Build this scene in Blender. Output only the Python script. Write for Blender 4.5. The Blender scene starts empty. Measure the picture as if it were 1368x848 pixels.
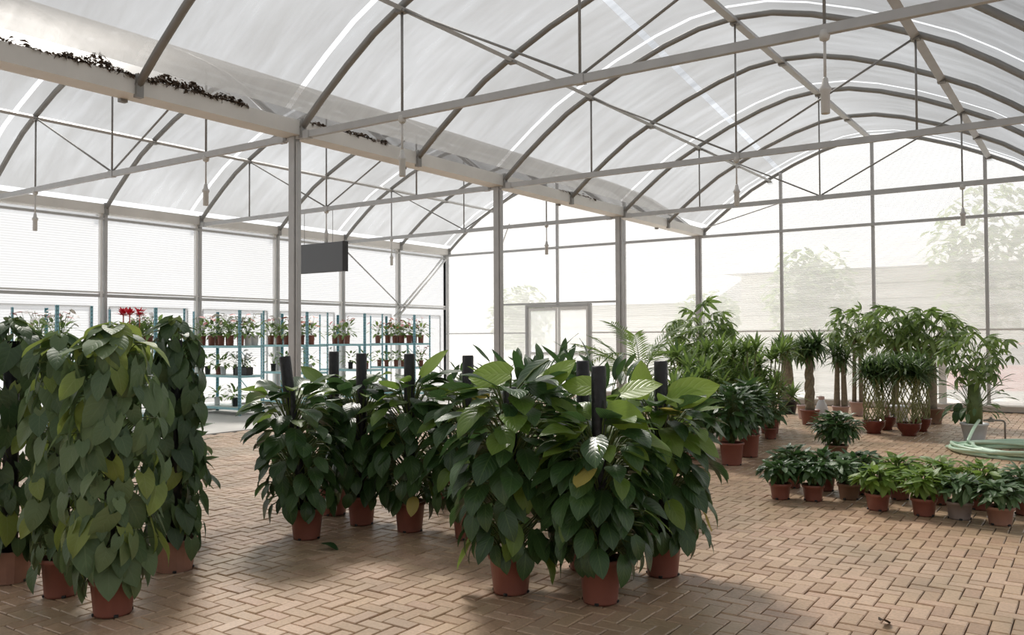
import bpy, bmesh, math, random
from mathutils import Vector, Matrix
rnd = random.Random(7)
SC = bpy.context.scene
COL = SC.collection
PI = math.pi

# ------------------------------------------------------------------ camera
F_PX = 1133.58
yaw, pitch, roll = math.radians(34.522), math.radians(1.284), math.radians(-0.2938)
fw = Vector((-math.sin(yaw)*math.cos(pitch), math.cos(yaw)*math.cos(pitch), math.sin(pitch)))
rt0 = Vector((math.cos(yaw), math.sin(yaw), 0))
up0 = rt0.cross(fw)
rt = rt0*math.cos(roll) + up0*math.sin(roll)
up = -rt0*math.sin(roll) + up0*math.cos(roll)
EYE = Vector((0, 0, 1.5))
cd = bpy.data.cameras.new('camera')
cd.sensor_fit = 'HORIZONTAL'; cd.sensor_width = 36.0; cd.lens = 36.0*F_PX/1368.0
cd.clip_start = 0.05; cd.clip_end = 300
cam = bpy.data.objects.new('camera', cd)
COL.objects.link(cam)
M = Matrix((rt, up, -fw)).transposed().to_4x4(); M.translation = EYE
cam.matrix_world = M
SC.camera = cam
def in_frame(p, pad=0):
    d = Vector(p) - EYE
    z = d.dot(fw)
    if z < .2: return None
    x = 684 + F_PX*d.dot(rt)/z; y = 424 - F_PX*d.dot(up)/z
    return z if -pad < x < 1368+pad and -pad < y < 848+pad else None

# ------------------------------------------------------------------ light
w = bpy.data.worlds.new('sky'); SC.world = w; w.use_nodes = True
nt = w.node_tree; nt.nodes.clear()
wo = nt.nodes.new('ShaderNodeOutputWorld'); bg = nt.nodes.new('ShaderNodeBackground')
tc = nt.nodes.new('ShaderNodeTexCoord'); sx = nt.nodes.new('ShaderNodeSeparateXYZ'); cr = nt.nodes.new('ShaderNodeValToRGB')
nt.links.new(tc.outputs['Generated'], sx.inputs[0]); nt.links.new(sx.outputs['Z'], cr.inputs[0])
cr.color_ramp.elements[0].position = 0.0; cr.color_ramp.elements[0].color = (1.0, 1.0, 1.0, 1)
cr.color_ramp.elements[1].position = 0.75; cr.color_ramp.elements[1].color = (0.45, 0.47, 0.50, 1)
e = cr.color_ramp.elements.new(0.22); e.color = (0.90, 0.93, 0.97, 1)
nt.links.new(cr.outputs[0], bg.inputs[0]); bg.inputs[1].default_value = 1.25
nt.links.new(bg.outputs[0], wo.inputs[0])
sd = bpy.data.lights.new('sun', 'SUN'); sd.energy = 7.0; sd.angle = math.radians(11); sd.color = (1.0, 0.95, 0.88)
sun = bpy.data.objects.new('sun', sd); COL.objects.link(sun)
sun_dir = Vector((-0.62, 0.50, 0.95)).normalized()          # towards the sun: behind the far left corner
sun.rotation_euler = sun_dir.to_track_quat('Z', 'Y').to_euler()
sun.location = (-10, 10, 20)
SC.view_settings.view_transform = 'Standard'
SC.view_settings.look = 'None'
SC.view_settings.gamma = 1.0
SC.view_settings.use_curve_mapping = False
SC.view_settings.exposure = 0.22
SC.cycles.use_denoising = True
SC.cycles.max_bounces = 10; SC.cycles.diffuse_bounces = 5; SC.cycles.transparent_max_bounces = 16
SC.cycles.caustics_reflective = False; SC.cycles.caustics_refractive = False
SC.cycles.sample_clamp_indirect = 8

# ------------------------------------------------------------------ materials
def node_mat(name):
    m = bpy.data.materials.new(name); m.use_nodes = True
    t = m.node_tree; t.nodes.clear()
    o = t.nodes.new('ShaderNodeOutputMaterial')
    return m, t, o
def N(t, kind, **kw):
    n = t.nodes.new(kind)
    for k, v in kw.items(): setattr(n, k, v)
    return n
def L(t, a, b): t.links.new(a, b)
def math_node(t, op, a, b=None, clamp=False):
    n = N(t, 'ShaderNodeMath', operation=op); n.use_clamp = clamp
    for i, v in enumerate((a, b)):
        if v is None: continue
        if isinstance(v, (int, float)): n.inputs[i].default_value = v
        else: L(t, v, n.inputs[i])
    return n.outputs[0]
def mixcol(t, f, a, b, blend='MIX'):
    n = N(t, 'ShaderNodeMix', data_type='RGBA', blend_type=blend)
    for i, v in ((0, f), (6, a), (7, b)):
        if isinstance(v, (int, float)): n.inputs[i].default_value = v
        elif isinstance(v, tuple): n.inputs[i].default_value = (*v, 1)
        else: L(t, v, n.inputs[i])
    return n.outputs[2]
def solid(name, col, rough=.5, metal=0.0, var=.12, scale=9, bump=0.0, col2=None, spec=.5):
    """Plain surface with a little noise in its colour (and relief)."""
    m, t, o = node_mat(name)
    p = N(t, 'ShaderNodeBsdfPrincipled')
    tc = N(t, 'ShaderNodeTexCoord'); no = N(t, 'ShaderNodeTexNoise'); no.inputs['Scale'].default_value = scale; no.inputs['Detail'].default_value = 4
    L(t, tc.outputs['Object'], no.inputs['Vector'])
    c2 = col2 or tuple(c*(1-2*var) for c in col)
    L(t, mixcol(t, no.outputs['Fac'], tuple(min(1, c*(1+var)) for c in col), c2), p.inputs['Base Color'])
    p.inputs['Roughness'].default_value = rough; p.inputs['Metallic'].default_value = metal
    p.inputs['Specular IOR Level'].default_value = spec
    if bump:
        b = N(t, 'ShaderNodeBump'); b.inputs['Strength'].default_value = bump; b.inputs['Distance'].default_value = .01
        L(t, no.outputs['Fac'], b.inputs['Height']); L(t, b.outputs[0], p.inputs['Normal'])
    L(t, p.outputs[0], o.inputs[0])
    return m
def leaf_mat(name, dark, light, rough=.4, trans=.25, vein=(.2, .3, .1), back=.3, island=False, nveins=9, veinamt=.35, edge=None):
    m, t, o = node_mat(name)
    p = N(t, 'ShaderNodeBsdfPrincipled'); tr = N(t, 'ShaderNodeBsdfTranslucent'); mx = N(t, 'ShaderNodeMixShader')
    uv = N(t, 'ShaderNodeUVMap'); uv.uv_map = 'UVMap'; s = N(t, 'ShaderNodeSeparateXYZ'); L(t, uv.outputs[0], s.inputs[0])
    if island:
        r = N(t, 'ShaderNodeNewGeometry').outputs['Random Per Island']
    else:
        r = N(t, 'ShaderNodeObjectInfo').outputs['Random']
    a = math_node(t, 'ABSOLUTE', math_node(t, 'SUBTRACT', s.outputs['X'], .5))
    mid = math_node(t, 'LESS_THAN', a, .025)
    ph = math_node(t, 'SUBTRACT', math_node(t, 'MULTIPLY', s.outputs['Y'], nveins*6.283), math_node(t, 'MULTIPLY', a, nveins*5.0))
    wv = math_node(t, 'POWER', math_node(t, 'ABSOLUTE', math_node(t, 'SINE', math_node(t, 'MULTIPLY', ph, .5))), 8.0)
    vm = math_node(t, 'MAXIMUM', math_node(t, 'MULTIPLY', mid, 1.0), math_node(t, 'MULTIPLY', math_node(t, 'SUBTRACT', 1.0, wv), 0.0))
    vm = math_node(t, 'MAXIMUM', vm, math_node(t, 'MULTIPLY', wv, .35))
    base = mixcol(t, r, dark, light)
    if edge is not None:
        base = mixcol(t, math_node(t, 'MULTIPLY', math_node(t, 'GREATER_THAN', math_node(t, 'ADD', a, math_node(t, 'MULTIPLY', wv, .06)), .34), .55), base, edge)
    base = mixcol(t, math_node(t, 'MULTIPLY', vm, veinamt), base, vein)
    g = N(t, 'ShaderNodeNewGeometry')
    base = mixcol(t, math_node(t, 'MULTIPLY', g.outputs['Backfacing'], back), base, tuple(min(1, c*1.6+.03) for c in light))
    L(t, base, p.inputs['Base Color']); p.inputs['Roughness'].default_value = rough
    b = N(t, 'ShaderNodeBump'); b.inputs['Strength'].default_value = .25; b.inputs['Distance'].default_value = .004
    L(t, math_node(t, 'MAXIMUM', wv, mid), b.inputs['Height']); b.invert = True
    L(t, b.outputs[0], p.inputs['Normal'])
    L(t, mixcol(t, .5, base, tuple(min(1, c*2.2) for c in light)), tr.inputs['Color'])
    mx.inputs[0].default_value = trans
    L(t, p.outputs[0], mx.inputs[1]); L(t, tr.outputs[0], mx.inputs[2]); L(t, mx.outputs[0], o.inputs[0])
    return m
def film_mat(name, clear_face, clear_edge, tint, ribs=0.0, streak=(1, 1, 1), streak_amt=.3, sun_glint=False, seed=0.0, tcol=(.86, .87, .88), dirty=.12):
    """Milky sheet: part of the light goes straight through, the rest is scattered in the sheet."""
    m, t, o = node_mat(name)
    tp = N(t, 'ShaderNodeBsdfTransparent'); tp.inputs[0].default_value = (*tcol, 1)
    tl = N(t, 'ShaderNodeBsdfTranslucent'); df = N(t, 'ShaderNodeBsdfDiffuse'); gl = N(t, 'ShaderNodeBsdfGlossy')
    gl.inputs['Roughness'].default_value = .35
    tc = N(t, 'ShaderNodeTexCoord'); mp = N(t, 'ShaderNodeMapping'); L(t, tc.outputs['Object'], mp.inputs[0])
    mp.inputs['Scale'].default_value = streak; mp.inputs['Location'].default_value = (seed, seed*.7, 0)
    no = N(t, 'ShaderNodeTexNoise'); no.inputs['Scale'].default_value = 1.0; no.inputs['Detail'].default_value = 6; no.inputs['Roughness'].default_value = .65
    L(t, mp.outputs[0], no.inputs['Vector'])
    lw = N(t, 'ShaderNodeLayerWeight'); lw.inputs[0].default_value = .35
    fac = N(t, 'ShaderNodeMapRange'); L(t, lw.outputs['Facing'], fac.inputs[0])
    fac.inputs[3].default_value = clear_face; fac.inputs[4].default_value = clear_edge
    f = math_node(t, 'ADD', fac.outputs[0], math_node(t, 'MULTIPLY', math_node(t, 'SUBTRACT', no.outputs['Fac'], .5), streak_amt), clamp=True)
    if sun_glint:  # sun glint painted in as a clearer streak across the sheet
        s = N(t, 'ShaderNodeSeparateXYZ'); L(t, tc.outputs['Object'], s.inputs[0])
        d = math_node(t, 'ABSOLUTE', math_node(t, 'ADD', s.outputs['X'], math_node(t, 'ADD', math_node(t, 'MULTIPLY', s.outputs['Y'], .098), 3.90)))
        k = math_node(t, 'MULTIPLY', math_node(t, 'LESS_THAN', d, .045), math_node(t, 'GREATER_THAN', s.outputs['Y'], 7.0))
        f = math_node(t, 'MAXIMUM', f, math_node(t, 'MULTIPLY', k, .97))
    n2 = N(t, 'ShaderNodeTexNoise'); n2.inputs['Scale'].default_value = .45; n2.inputs['Detail'].default_value = 5; L(t, tc.outputs['Object'], n2.inputs['Vector'])
    dirt = N(t, 'ShaderNodeMapRange'); L(t, math_node(t, 'ADD', math_node(t, 'MULTIPLY', n2.outputs['Fac'], .55), math_node(t, 'MULTIPLY', no.outputs['Fac'], .45)), dirt.inputs[0])
    dirt.inputs[1].default_value = .36; dirt.inputs[2].default_value = .64
    L(t, mixcol(t, math_node(t, 'MULTIPLY', dirt.outputs[0], 1.0, True), tuple(c*(1-dirty) for c in tcol), tuple(min(.97, c*(1+dirty*.35)) for c in tcol)), tp.inputs[0])
    col = mixcol(t, no.outputs['Fac'], tint, tuple(c*.86 for c in tint))
    L(t, col, tl.inputs[0]); L(t, col, df.inputs[0])
    if ribs:
        wv = N(t, 'ShaderNodeTexWave'); wv.bands_direction = 'Z'; wv.inputs['Scale'].default_value = ribs; wv.inputs['Distortion'].default_value = .0
        L(t, tc.outputs['Object'], wv.inputs['Vector'])
        b = N(t, 'ShaderNodeBump'); b.inputs['Strength'].default_value = .3; b.inputs['Distance'].default_value = .02
        L(t, wv.outputs[0], b.inputs['Height'])
        for n in (tl, df, gl): L(t, b.outputs[0], n.inputs['Normal'])
        f = math_node(t, 'ADD', f, math_node(t, 'MULTIPLY', math_node(t, 'SUBTRACT', wv.outputs['Fac'], .5), .10), clamp=True)
    m1 = N(t, 'ShaderNodeMixShader'); m1.inputs[0].default_value = .25; L(t, tl.outputs[0], m1.inputs[1]); L(t, df.outputs[0], m1.inputs[2])
    m2 = N(t, 'ShaderNodeMixShader'); m2.inputs[0].default_value = .05; L(t, m1.outputs[0], m2.inputs[1]); L(t, gl.outputs[0], m2.inputs[2])
    m3 = N(t, 'ShaderNodeMixShader'); L(t, f, m3.inputs[0]); L(t, m2.outputs[0], m3.inputs[1]); L(t, tp.outputs[0], m3.inputs[2])
    L(t, m3.outputs[0], o.inputs[0])
    return m
def brick_mat(name, island):
    m, t, o = node_mat(name)
    p = N(t, 'ShaderNodeBsdfPrincipled')
    r = N(t, 'ShaderNodeNewGeometry').outputs['Random Per Island'] if island else N(t, 'ShaderNodeObjectInfo').outputs['Random']
    ge = N(t, 'ShaderNodeNewGeometry')
    cr = N(t, 'ShaderNodeValToRGB'); L(t, r, cr.inputs[0])
    els = cr.color_ramp.elements
    els[0].position = 0; els[0].color = (0.460, 0.314, 0.209, 1); els[1].position = 1; els[1].color = (0.600, 0.432, 0.311, 1)
    for ps, c in ((.2, (0.550, 0.399, 0.270)), (.4, (0.440, 0.299, 0.199)), (.55, (0.600, 0.437, 0.316)), (.7, (0.520, 0.351, 0.250)), (.85, (0.400, 0.271, 0.184))):
        e = els.new(ps); e.color = (*c, 1)
    n1 = N(t, 'ShaderNodeTexNoise'); n1.inputs['Scale'].default_value = 60; n1.inputs['Detail'].default_value = 5; L(t, ge.outputs['Position'], n1.inputs['Vector'])
    n2 = N(t, 'ShaderNodeTexNoise'); n2.inputs['Scale'].default_value = .9; n2.inputs['Detail'].default_value = 5; L(t, ge.outputs['Position'], n2.inputs['Vector'])
    c = mixcol(t, .8, cr.outputs[0], mixcol(t, n1.outputs['Fac'], (.5, .45, .40), (1.4, 1.37, 1.33)), 'MULTIPLY')
    rmp = N(t, 'ShaderNodeMapRange'); L(t, n2.outputs['Fac'], rmp.inputs[0]); rmp.inputs[1].default_value = .46; rmp.inputs[2].default_value = .70; rmp.inputs[4].default_value = .75
    c = mixcol(t, rmp.outputs[0], c, (.25, .195, .12))                       # damp, mossy stains
    L(t, c, p.inputs['Base Color']); p.inputs['Roughness'].default_value = .40; p.inputs['Specular IOR Level'].default_value = .6
    b = N(t, 'ShaderNodeBump'); b.inputs['Strength'].default_value = .35; b.inputs['Distance'].default_value = .004
    L(t, n1.outputs['Fac'], b.inputs['Height']); L(t, b.outputs[0], p.inputs['Normal'])
    L(t, p.outputs[0], o.inputs[0])
    return m
def post_mat(name, col):
    """Painted slotted angle: a row of dark holes down each flange."""
    m, t, o = node_mat(name)
    p = N(t, 'ShaderNodeBsdfPrincipled'); tc = N(t, 'ShaderNodeTexCoord'); s = N(t, 'ShaderNodeSeparateXYZ'); L(t, tc.outputs['Object'], s.inputs[0])
    fz = math_node(t, 'FRACT', math_node(t, 'MULTIPLY', s.outputs['Z'], 16.0))
    hole = math_node(t, 'LESS_THAN', fz, .42)
    cx = math_node(t, 'LESS_THAN', math_node(t, 'ABSOLUTE', math_node(t, 'SUBTRACT', math_node(t, 'ABSOLUTE', math_node(t, 'ADD', s.outputs['X'], 0.0)), .0)), 9.0)
    k = math_node(t, 'MULTIPLY', hole, cx)
    uvn = N(t, 'ShaderNodeUVMap'); uvn.uv_map = 'UVMap'; su = N(t, 'ShaderNodeSeparateXYZ'); L(t, uvn.outputs[0], su.inputs[0])
    mid = math_node(t, 'LESS_THAN', math_node(t, 'ABSOLUTE', math_node(t, 'SUBTRACT', su.outputs['X'], .5)), .22)
    L(t, mixcol(t, math_node(t, 'MULTIPLY', k, math_node(t, 'MULTIPLY', mid, .75)), col, (.03, .06, .08)), p.inputs['Base Color'])
    p.inputs['Roughness'].default_value = .45
    L(t, p.outputs[0], o.inputs[0])
    return m

MT = {}
MT['steel'] = solid('galvanised_steel', (.50, .50, .50), .5, .25, .10, 5)
MT['steel_dark'] = solid('weathered_steel', (.30, .295, .285), .55, .2, .15, 4)
MT['white_steel'] = solid('white_painted_steel', (.80, .80, .79), .45, 0, .04, 5)
MT['gutter'] = solid('gutter_sheet', (.74, .72, .685), .5, .1, .10, 2.5)
MT['film'] = film_mat('roof_film', .52, .28, (.25, .25, .245), streak=(.7, 4.5, .7), streak_amt=.35, sun_glint=True, tcol=(.74, .74, .74), dirty=.38)
MT['clear'] = film_mat('clear_joint_strip', .93, .75, (.95, .95, .95), streak=(3, 3, 3), streak_amt=.05, tcol=(.97, .97, .97))
MT['wall_film'] = film_mat('ribbed_wall_sheet', .34, .22, (.70, .70, .69), ribs=11, streak=(.5, .5, 5), streak_amt=.42, seed=3, tcol=(.88, .88, .87))
MT['side_film'] = film_mat('white_side_sheet', .28, .16, (.46, .465, .475), ribs=7, streak=(.4, .4, 4), streak_amt=.2, seed=8)
MT['pane'] = film_mat('door_pane', .60, .4, (.9, .9, .9), streak=(1, 1, 2), streak_amt=.2, seed=5, tcol=(.93, .94, .95))
MT['sand'] = solid('joint_sand', (.045, .032, .022), .9, 0, .3, 30)
MT['concrete'] = solid('pale_concrete', (.60, .575, .54), .55, 0, .06, 2.5, .1)
MT['kerb'] = solid('kerb_concrete', (.50, .47, .43), .7, 0, .12, 4, .2)
MT['brick_obj'] = brick_mat('paving_brick', False)
MT['brick_field'] = brick_mat('paving_brick_field', True)
MT['terracotta'] = solid('terracotta_plastic', (.26, .095, .07), .42, 0, .10, 7)
MT['terracotta_dust'] = solid('dusty_terracotta_plastic', (.36, .19, .14), .55, 0, .18, 9)
MT['brown_pot'] = solid('brown_plastic', (.23, .135, .09), .5, 0, .12, 8)
MT['red_glaze'] = solid('red_glazed_pot', (.17, .038, .024), .18, 0, .25, 14)
MT['black_pot'] = solid('black_plastic', (.02, .022, .024), .4)
MT['white_pot'] = solid('white_plastic', (.70, .72, .76), .4, 0, .05)
MT['grey_pot'] = solid('weathered_grey_pot', (.30, .25, .23), .6, 0, .2, 10)
MT['pink_pot'] = solid('faded_pink_pot', (.58, .42, .40), .5, 0, .1)
MT['soil'] = solid('potting_soil', (.05, .035, .025), .95, 0, .4, 40, .6)
MT['pole'] = solid('black_moss_pole', (.012, .012, .016), .45, 0, .4, 30, .6)
MT['board'] = solid('grey_board', (.14, .148, .16), .6, 0, .05, 2)
MT['board_edge'] = solid('dark_board_edge', (.02, .02, .023), .5)
MT['teal'] = solid('teal_painted_steel', (.33, .60, .66), .45, 0, .06, 6)
MT['teal_post'] = post_mat('teal_slotted_angle', (.22, .47, .56))
MT['shelf_white'] = solid('pale_shelf_board', (.72, .78, .78), .5, 0, .05)
MT['hose'] = solid('pale_green_hose', (.52, .70, .54), .35, 0, .06, 12)
MT['tap'] = solid('dull_tap_metal', (.33, .31, .29), .4, .6)
MT['bark'] = solid('grey_brown_bark', (.30, .25, .18), .8, 0, .3, 25, .5)
MT['green_stalk'] = solid('yellow_green_stalk', (.30, .31, .13), .5, 0, .2, 30)
MT['stem'] = solid('leaf_stalk_green', (.12, .17, .05), .5, 0, .2, 20)
MT['litter'] = solid('dead_leaves', (.10, .065, .04), .9, 0, .5, 20)
MT['fitting'] = solid('grey_white_plastic', (.62, .61, .59), .5, 0, .05)
MT['red_flower'] = solid('red_bract', (.75, .025, .06), .4, 0, .2, 30)
MT['pink_flower'] = solid('pink_bract', (.80, .34, .34), .45, 0, .25, 30)
MT['white_flower'] = solid('white_petal', (.85, .82, .80), .5, 0, .06, 30)
MT['orange_flower'] = solid('coral_bract', (.78, .20, .13), .45, 0, .25, 30)
MT['blue_print'] = solid('blue_print', (.05, .08, .5), .5)
MT['pothos'] = leaf_mat('heart_leaf_greyish', (.062, .118, .054), (.15, .215, .095), .5, .22, (.19, .25, .12), .25, nveins=5, veinamt=.3)
MT['pothos_dark'] = leaf_mat('heart_leaf_dark', (.030, .066, .026), (.075, .125, .048), .42, .2, (.12, .18, .08), .25, nveins=5, veinamt=.3)  # dark green leaf; lower light on these plants is also in the colour
MT['pothos_young'] = leaf_mat('heart_leaf_young', (.16, .23, .055), (.24, .30, .07), .45, .3, (.3, .36, .15), .2, nveins=5)
MT['philo'] = leaf_mat('broad_leaf_dark', (.022, .058, .020), (.055, .115, .034), .30, .20, (.15, .24, .08), .3, nveins=7, veinamt=.4)
MT['philo_young'] = leaf_mat('broad_leaf_young', (.105, .19, .03), (.17, .26, .05), .33, .32, (.26, .34, .10), .2, nveins=7)
MT['philo_bright'] = leaf_mat('broad_leaf_bright', (.24, .36, .05), (.30, .42, .07), .35, .40, (.36, .46, .14), .1, nveins=6, veinamt=.3)
MT['yellow_leaf'] = leaf_mat('yellowing_leaf', (.38, .32, .08), (.45, .38, .10), .5, .3, (.4, .4, .2), .2)
MT['bush'] = leaf_mat('dark_lance_leaf', (.022, .060, .018), (.06, .125, .035), .32, .2, (.14, .24, .08), .3)
MT['fresh'] = leaf_mat('fresh_lance_leaf', (.10, .20, .035), (.21, .31, .06), .38, .3, (.35, .42, .16), .2)
MT['silver'] = leaf_mat('silvery_lance_leaf', (.055, .12, .045), (.12, .20, .085), .38, .22, (.36, .44, .25), .25, veinamt=.6)
MT['palmate'] = leaf_mat('palmate_leaf', (.085, .15, .035), (.17, .25, .065), .4, .3, (.24, .30, .12), .25)
MT['strap'] = leaf_mat('strap_leaf', (.03, .075, .025), (.10, .16, .05), .38, .25, (.12, .2, .07), .25, island=True)
MT['frond'] = leaf_mat('palm_leaflet', (.07, .14, .035), (.17, .25, .06), .42, .3, (.2, .3, .1), .2, island=True)
MT['mixfol'] = leaf_mat('shelf_plant_leaf', (.05, .11, .03), (.22, .32, .09), .4, .3, (.2, .3, .1), .2, island=True)
MT['tree'] = leaf_mat('outdoor_tree_leaf', (.10, .17, .05), (.22, .30, .10), .6, .3, (.2, .3, .1), .2, island=True)
MT['house'] = solid('pale_render', (.86, .84, .80), .8, 0, .04, 1)
MT['house_board'] = solid('grey_cladding', (.72, .71, .68), .7, 0, .06, 1)
MT['house_roof'] = solid('grey_roof_sheet', (.55, .55, .55), .6, 0, .08, 1)
MT['outground'] = solid('pale_yard', (.74, .72, .69), .8, 0, .08, .6)
MT['car_red'] = solid('red_car_paint', (.55, .03, .04), .25)
MT['car_glass'] = solid('dark_car_glass', (.05, .06, .07), .1)
MT['tyre'] = solid('tyre_rubber', (.03, .03, .03), .8)

# ------------------------------------------------------------------ mesh helpers
class MB:
    """Collects vertices, faces and uvs of one mesh."""
    def __init__(s): s.v = []; s.f = []; s.uv = None; s.sm = False
    def add(s, verts, faces, uvs=None):
        b = len(s.v); s.v += [tuple(p) for p in verts]; s.f += [tuple(i+b for i in f) for f in faces]
        if uvs is not None:
            if s.uv is None: s.uv = []
            s.uv += uvs
        elif s.uv is not None:
            s.uv += [(.5, .5)]*len(verts)
        return s
    def box(s, a, b):
        (x0, y0, z0), (x1, y1, z1) = a, b
        v = [(x0, y0, z0), (x1, y0, z0), (x1, y1, z0), (x0, y1, z0), (x0, y0, z1), (x1, y0, z1), (x1, y1, z1), (x0, y1, z1)]
        return s.add(v, [(0, 3, 2, 1), (4, 5, 6, 7), (0, 1, 5, 4), (1, 2, 6, 5), (2, 3, 7, 6), (3, 0, 4, 7)])
    def bevbox(s, a, b, c):
        """Box with chamfered edges: three crossed boxes' hull by rings."""
        (x0, y0, z0), (x1, y1, z1) = a, b
        rings = [(c, z0), (0, z0+c), (0, z1-c), (c, z1)]
        v = []
        for ins, z in rings:
            k = c + ins
            v += [(x0+k, y0+ins, z), (x1-k, y0+ins, z), (x1-ins, y0+k, z), (x1-ins, y1-k, z), (x1-k, y1-ins, z), (x0+k, y1-ins, z), (x0+ins, y1-k, z), (x0+ins, y0+k, z)]
        f = [tuple(range(7, -1, -1)), tuple(range(24, 32))]
        for r in range(3):
            for i in range(8):
                j = (i+1) % 8
                f.append((r*8+i, r*8+j, r*8+8+j, r*8+8+i))
        return s.add(v, f)
    def bar(s, p, q, w, h, upv=(0, 0, 1)):
        """Rectangular bar from p to q."""
        p, q = Vector(p), Vector(q); d = (q-p).normalized()
        u = Vector(upv)
        if abs(d.dot(u)) > .98: u = Vector((1, 0, 0))
        x = d.cross(u).normalized(); z = x.cross(d)
        o = [(-w/2, -h/2), (w/2, -h/2), (w/2, h/2), (-w/2, h/2)]
        v = [p + x*a + z*b for a, b in o] + [q + x*a + z*b for a, b in o]
        return s.add(v, [(0, 1, 2, 3), (7, 6, 5, 4), (0, 4, 5, 1), (1, 5, 6, 2), (2, 6, 7, 3), (3, 7, 4, 0)])
    def tube(s, pts, r, n=8, cap=True, closed=False):
        pts = [Vector(p) for p in pts]; m = len(pts)
        rs = r if isinstance(r, (list, tuple)) else [r]*m
        nv = None; v = []
        for i, p in enumerate(pts):
            if closed: d = (pts[(i+1) % m] - pts[i-1])
            else: d = pts[min(i+1, m-1)] - pts[max(i-1, 0)]
            d.normalize()
            if nv is None:
                nv = d.orthogonal().normalized() if abs(d.z) > .9 else d.cross(Vector((0, 0, 1))).normalized()
            nv = (nv - d*nv.dot(d)).normalized(); b = d.cross(nv)
            for k in range(n):
                a = 2*PI*k/n; v.append(p + (nv*math.cos(a) + b*math.sin(a))*rs[i])
        f = []
        for i in range(m if closed else m-1):
            for k in range(n):
                a, b2 = i*n+k, i*n+(k+1) % n; c, d2 = ((i+1) % m)*n+(k+1) % n, ((i+1) % m)*n+k
                f.append((a, b2, c, d2))
        if cap and not closed:
            f.append(tuple(range(n-1, -1, -1))); f.append(tuple(range((m-1)*n, m*n)))
        return s.add(v, f)
    def lathe(s, prof, n=24, c=(0, 0, 0), facet=0.0):
        v = []; f = []
        for r, z in prof:
            for k in range(n):
                a = 2*PI*k/n; rr = r*(1 + (facet if k % 2 else -facet)); v.append((c[0]+rr*math.cos(a), c[1]+rr*math.sin(a), c[2]+z))
        for i in range(len(prof)-1):
            for k in range(n):
                f.append((i*n+k, i*n+(k+1) % n, (i+1)*n+(k+1) % n, (i+1)*n+k))
        f.append(tuple(range(n-1, -1, -1)))
        f.append(tuple(range((len(prof)-1)*n, len(prof)*n)))
        return s.add(v, f)
    def inst(s, me, mat):
        """Add a transformed copy of a leaf template (verts, faces, uvs)."""
        return s.add([mat @ Vector(p) for p in me[0]], me[1], me[2])
    def mesh(s, name, mat, smooth=False):
        me = bpy.data.meshes.new(name); me.from_pydata(s.v, [], s.f)
        if s.uv is not None:
            ul = me.uv_layers.new(name='UVMap')
            flat = []
            for p in s.f:
                for i in p: flat += list(s.uv[i])
            ul.data.foreach_set('uv', flat)
        if smooth: me.polygons.foreach_set('use_smooth', [True]*len(me.polygons))
        me.materials.append(MT[mat]); me.update()
        return me
def obj(name, data, parent=None, matrix=None, **props):
    o = bpy.data.objects.new(name, data); COL.objects.link(o)
    if parent is not None: o.parent = parent
    if matrix is not None: o.matrix_basis = matrix
    for k, v in props.items(): o[k] = v
    return o
def thing(name, label, cat, loc=(0, 0, 0), rz=0.0, group=None):
    o = bpy.data.objects.new(name, None); COL.objects.link(o); o.empty_display_size = .1
    o.location = loc; o.rotation_euler = (0, 0, rz); o['label'] = label; o['category'] = cat
    if group: o['group'] = group
    return o
def struct(name, data=None, **p):
    o = bpy.data.objects.new(name, data); COL.objects.link(o); o['kind'] = 'structure'
    for k, v in p.items(): o[k] = v
    return o

# ------------------------------------------------------------------ leaf templates
def leaf_t(Ln, W, prof, bend=.4, fold=.15, wave=0.0, lobes=0.0, ns=6, cols=(-1, -.5, 0, .5, 1), ph=0.0):
    """Leaf blade along +Y, upper side +Z; returns (verts, faces, uvs)."""
    v = []; uv = []; nc = len(cols)
    for i in range(ns+1):
        t = i/ns; w = W/2*prof(t)
        a = bend*t
        y0 = Ln*(math.sin(a)/bend if bend > 1e-3 else t); z0 = -Ln*((1-math.cos(a))/bend if bend > 1e-3 else 0)
        for j in cols:
            aj = abs(j)
            y = y0 - lobes*Ln*aj**1.5*(1-t)**4
            z = z0 + fold*w*aj - fold*.35*w*aj*aj + wave*Ln*aj*math.sin(7*t+ph+(1 if j > 0 else 0))
            v.append((w*j, y, z)); uv.append(((j+1)/2, t))
    f = []
    for i in range(ns):
        for k in range(nc-1):
            a = i*nc+k; f.append((a, a+1, a+nc+1, a+nc))
    return v, f, uv
def p_heart(t): return max(.02, (t+.02)**.30*(1-t)**.88*1.62) if t < 1 else .0
def p_oval(t): return max(.0, math.sin(PI*min(1, (t*.94+.06))**.85))**.8 if t < 1 else .0
def p_lance(t): return max(.0, (t+.03)**.5*(1-t)**.75*1.78) if t < 1 else .0
def p_strap(t): return (.75+.25*math.sin(PI*t))*(1-t)**.25 if t < 1 else .0
def leaf_mesh(name, mat, *a, **k):
    m = MB(); m.inst(leaf_t(*a, **k), Matrix.Identity(4)); return m.mesh(name, mat, True)
def leaf_set(name, mat, n, Ln, W, prof, bend, fold, wave, lobes=0.0):
    out = []
    for i in range(n):
        out.append(leaf_mesh(name, mat, Ln*rnd.uniform(.95, 1.05), W*rnd.uniform(.92, 1.08), prof, bend=bend*rnd.uniform(.5, 1.6)+.01, fold=fold*rnd.uniform(.4, 1.5), wave=wave*rnd.uniform(.5, 1.3), lobes=lobes, ph=rnd.uniform(0, 6)))
    return out
HEART = leaf_set('heart_leaf', 'pothos', 5, 1.0, .90, p_heart, .45, .30, .025, .26)
HEART_D = leaf_set('dark_heart_leaf', 'pothos_dark', 4, 1.0, .90, p_heart, .45, .30, .025, .26)
HEART_Y = leaf_set('young_heart_leaf', 'pothos_young', 3, 1.0, .90, p_heart, .4, .28, .025, .26)
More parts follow.
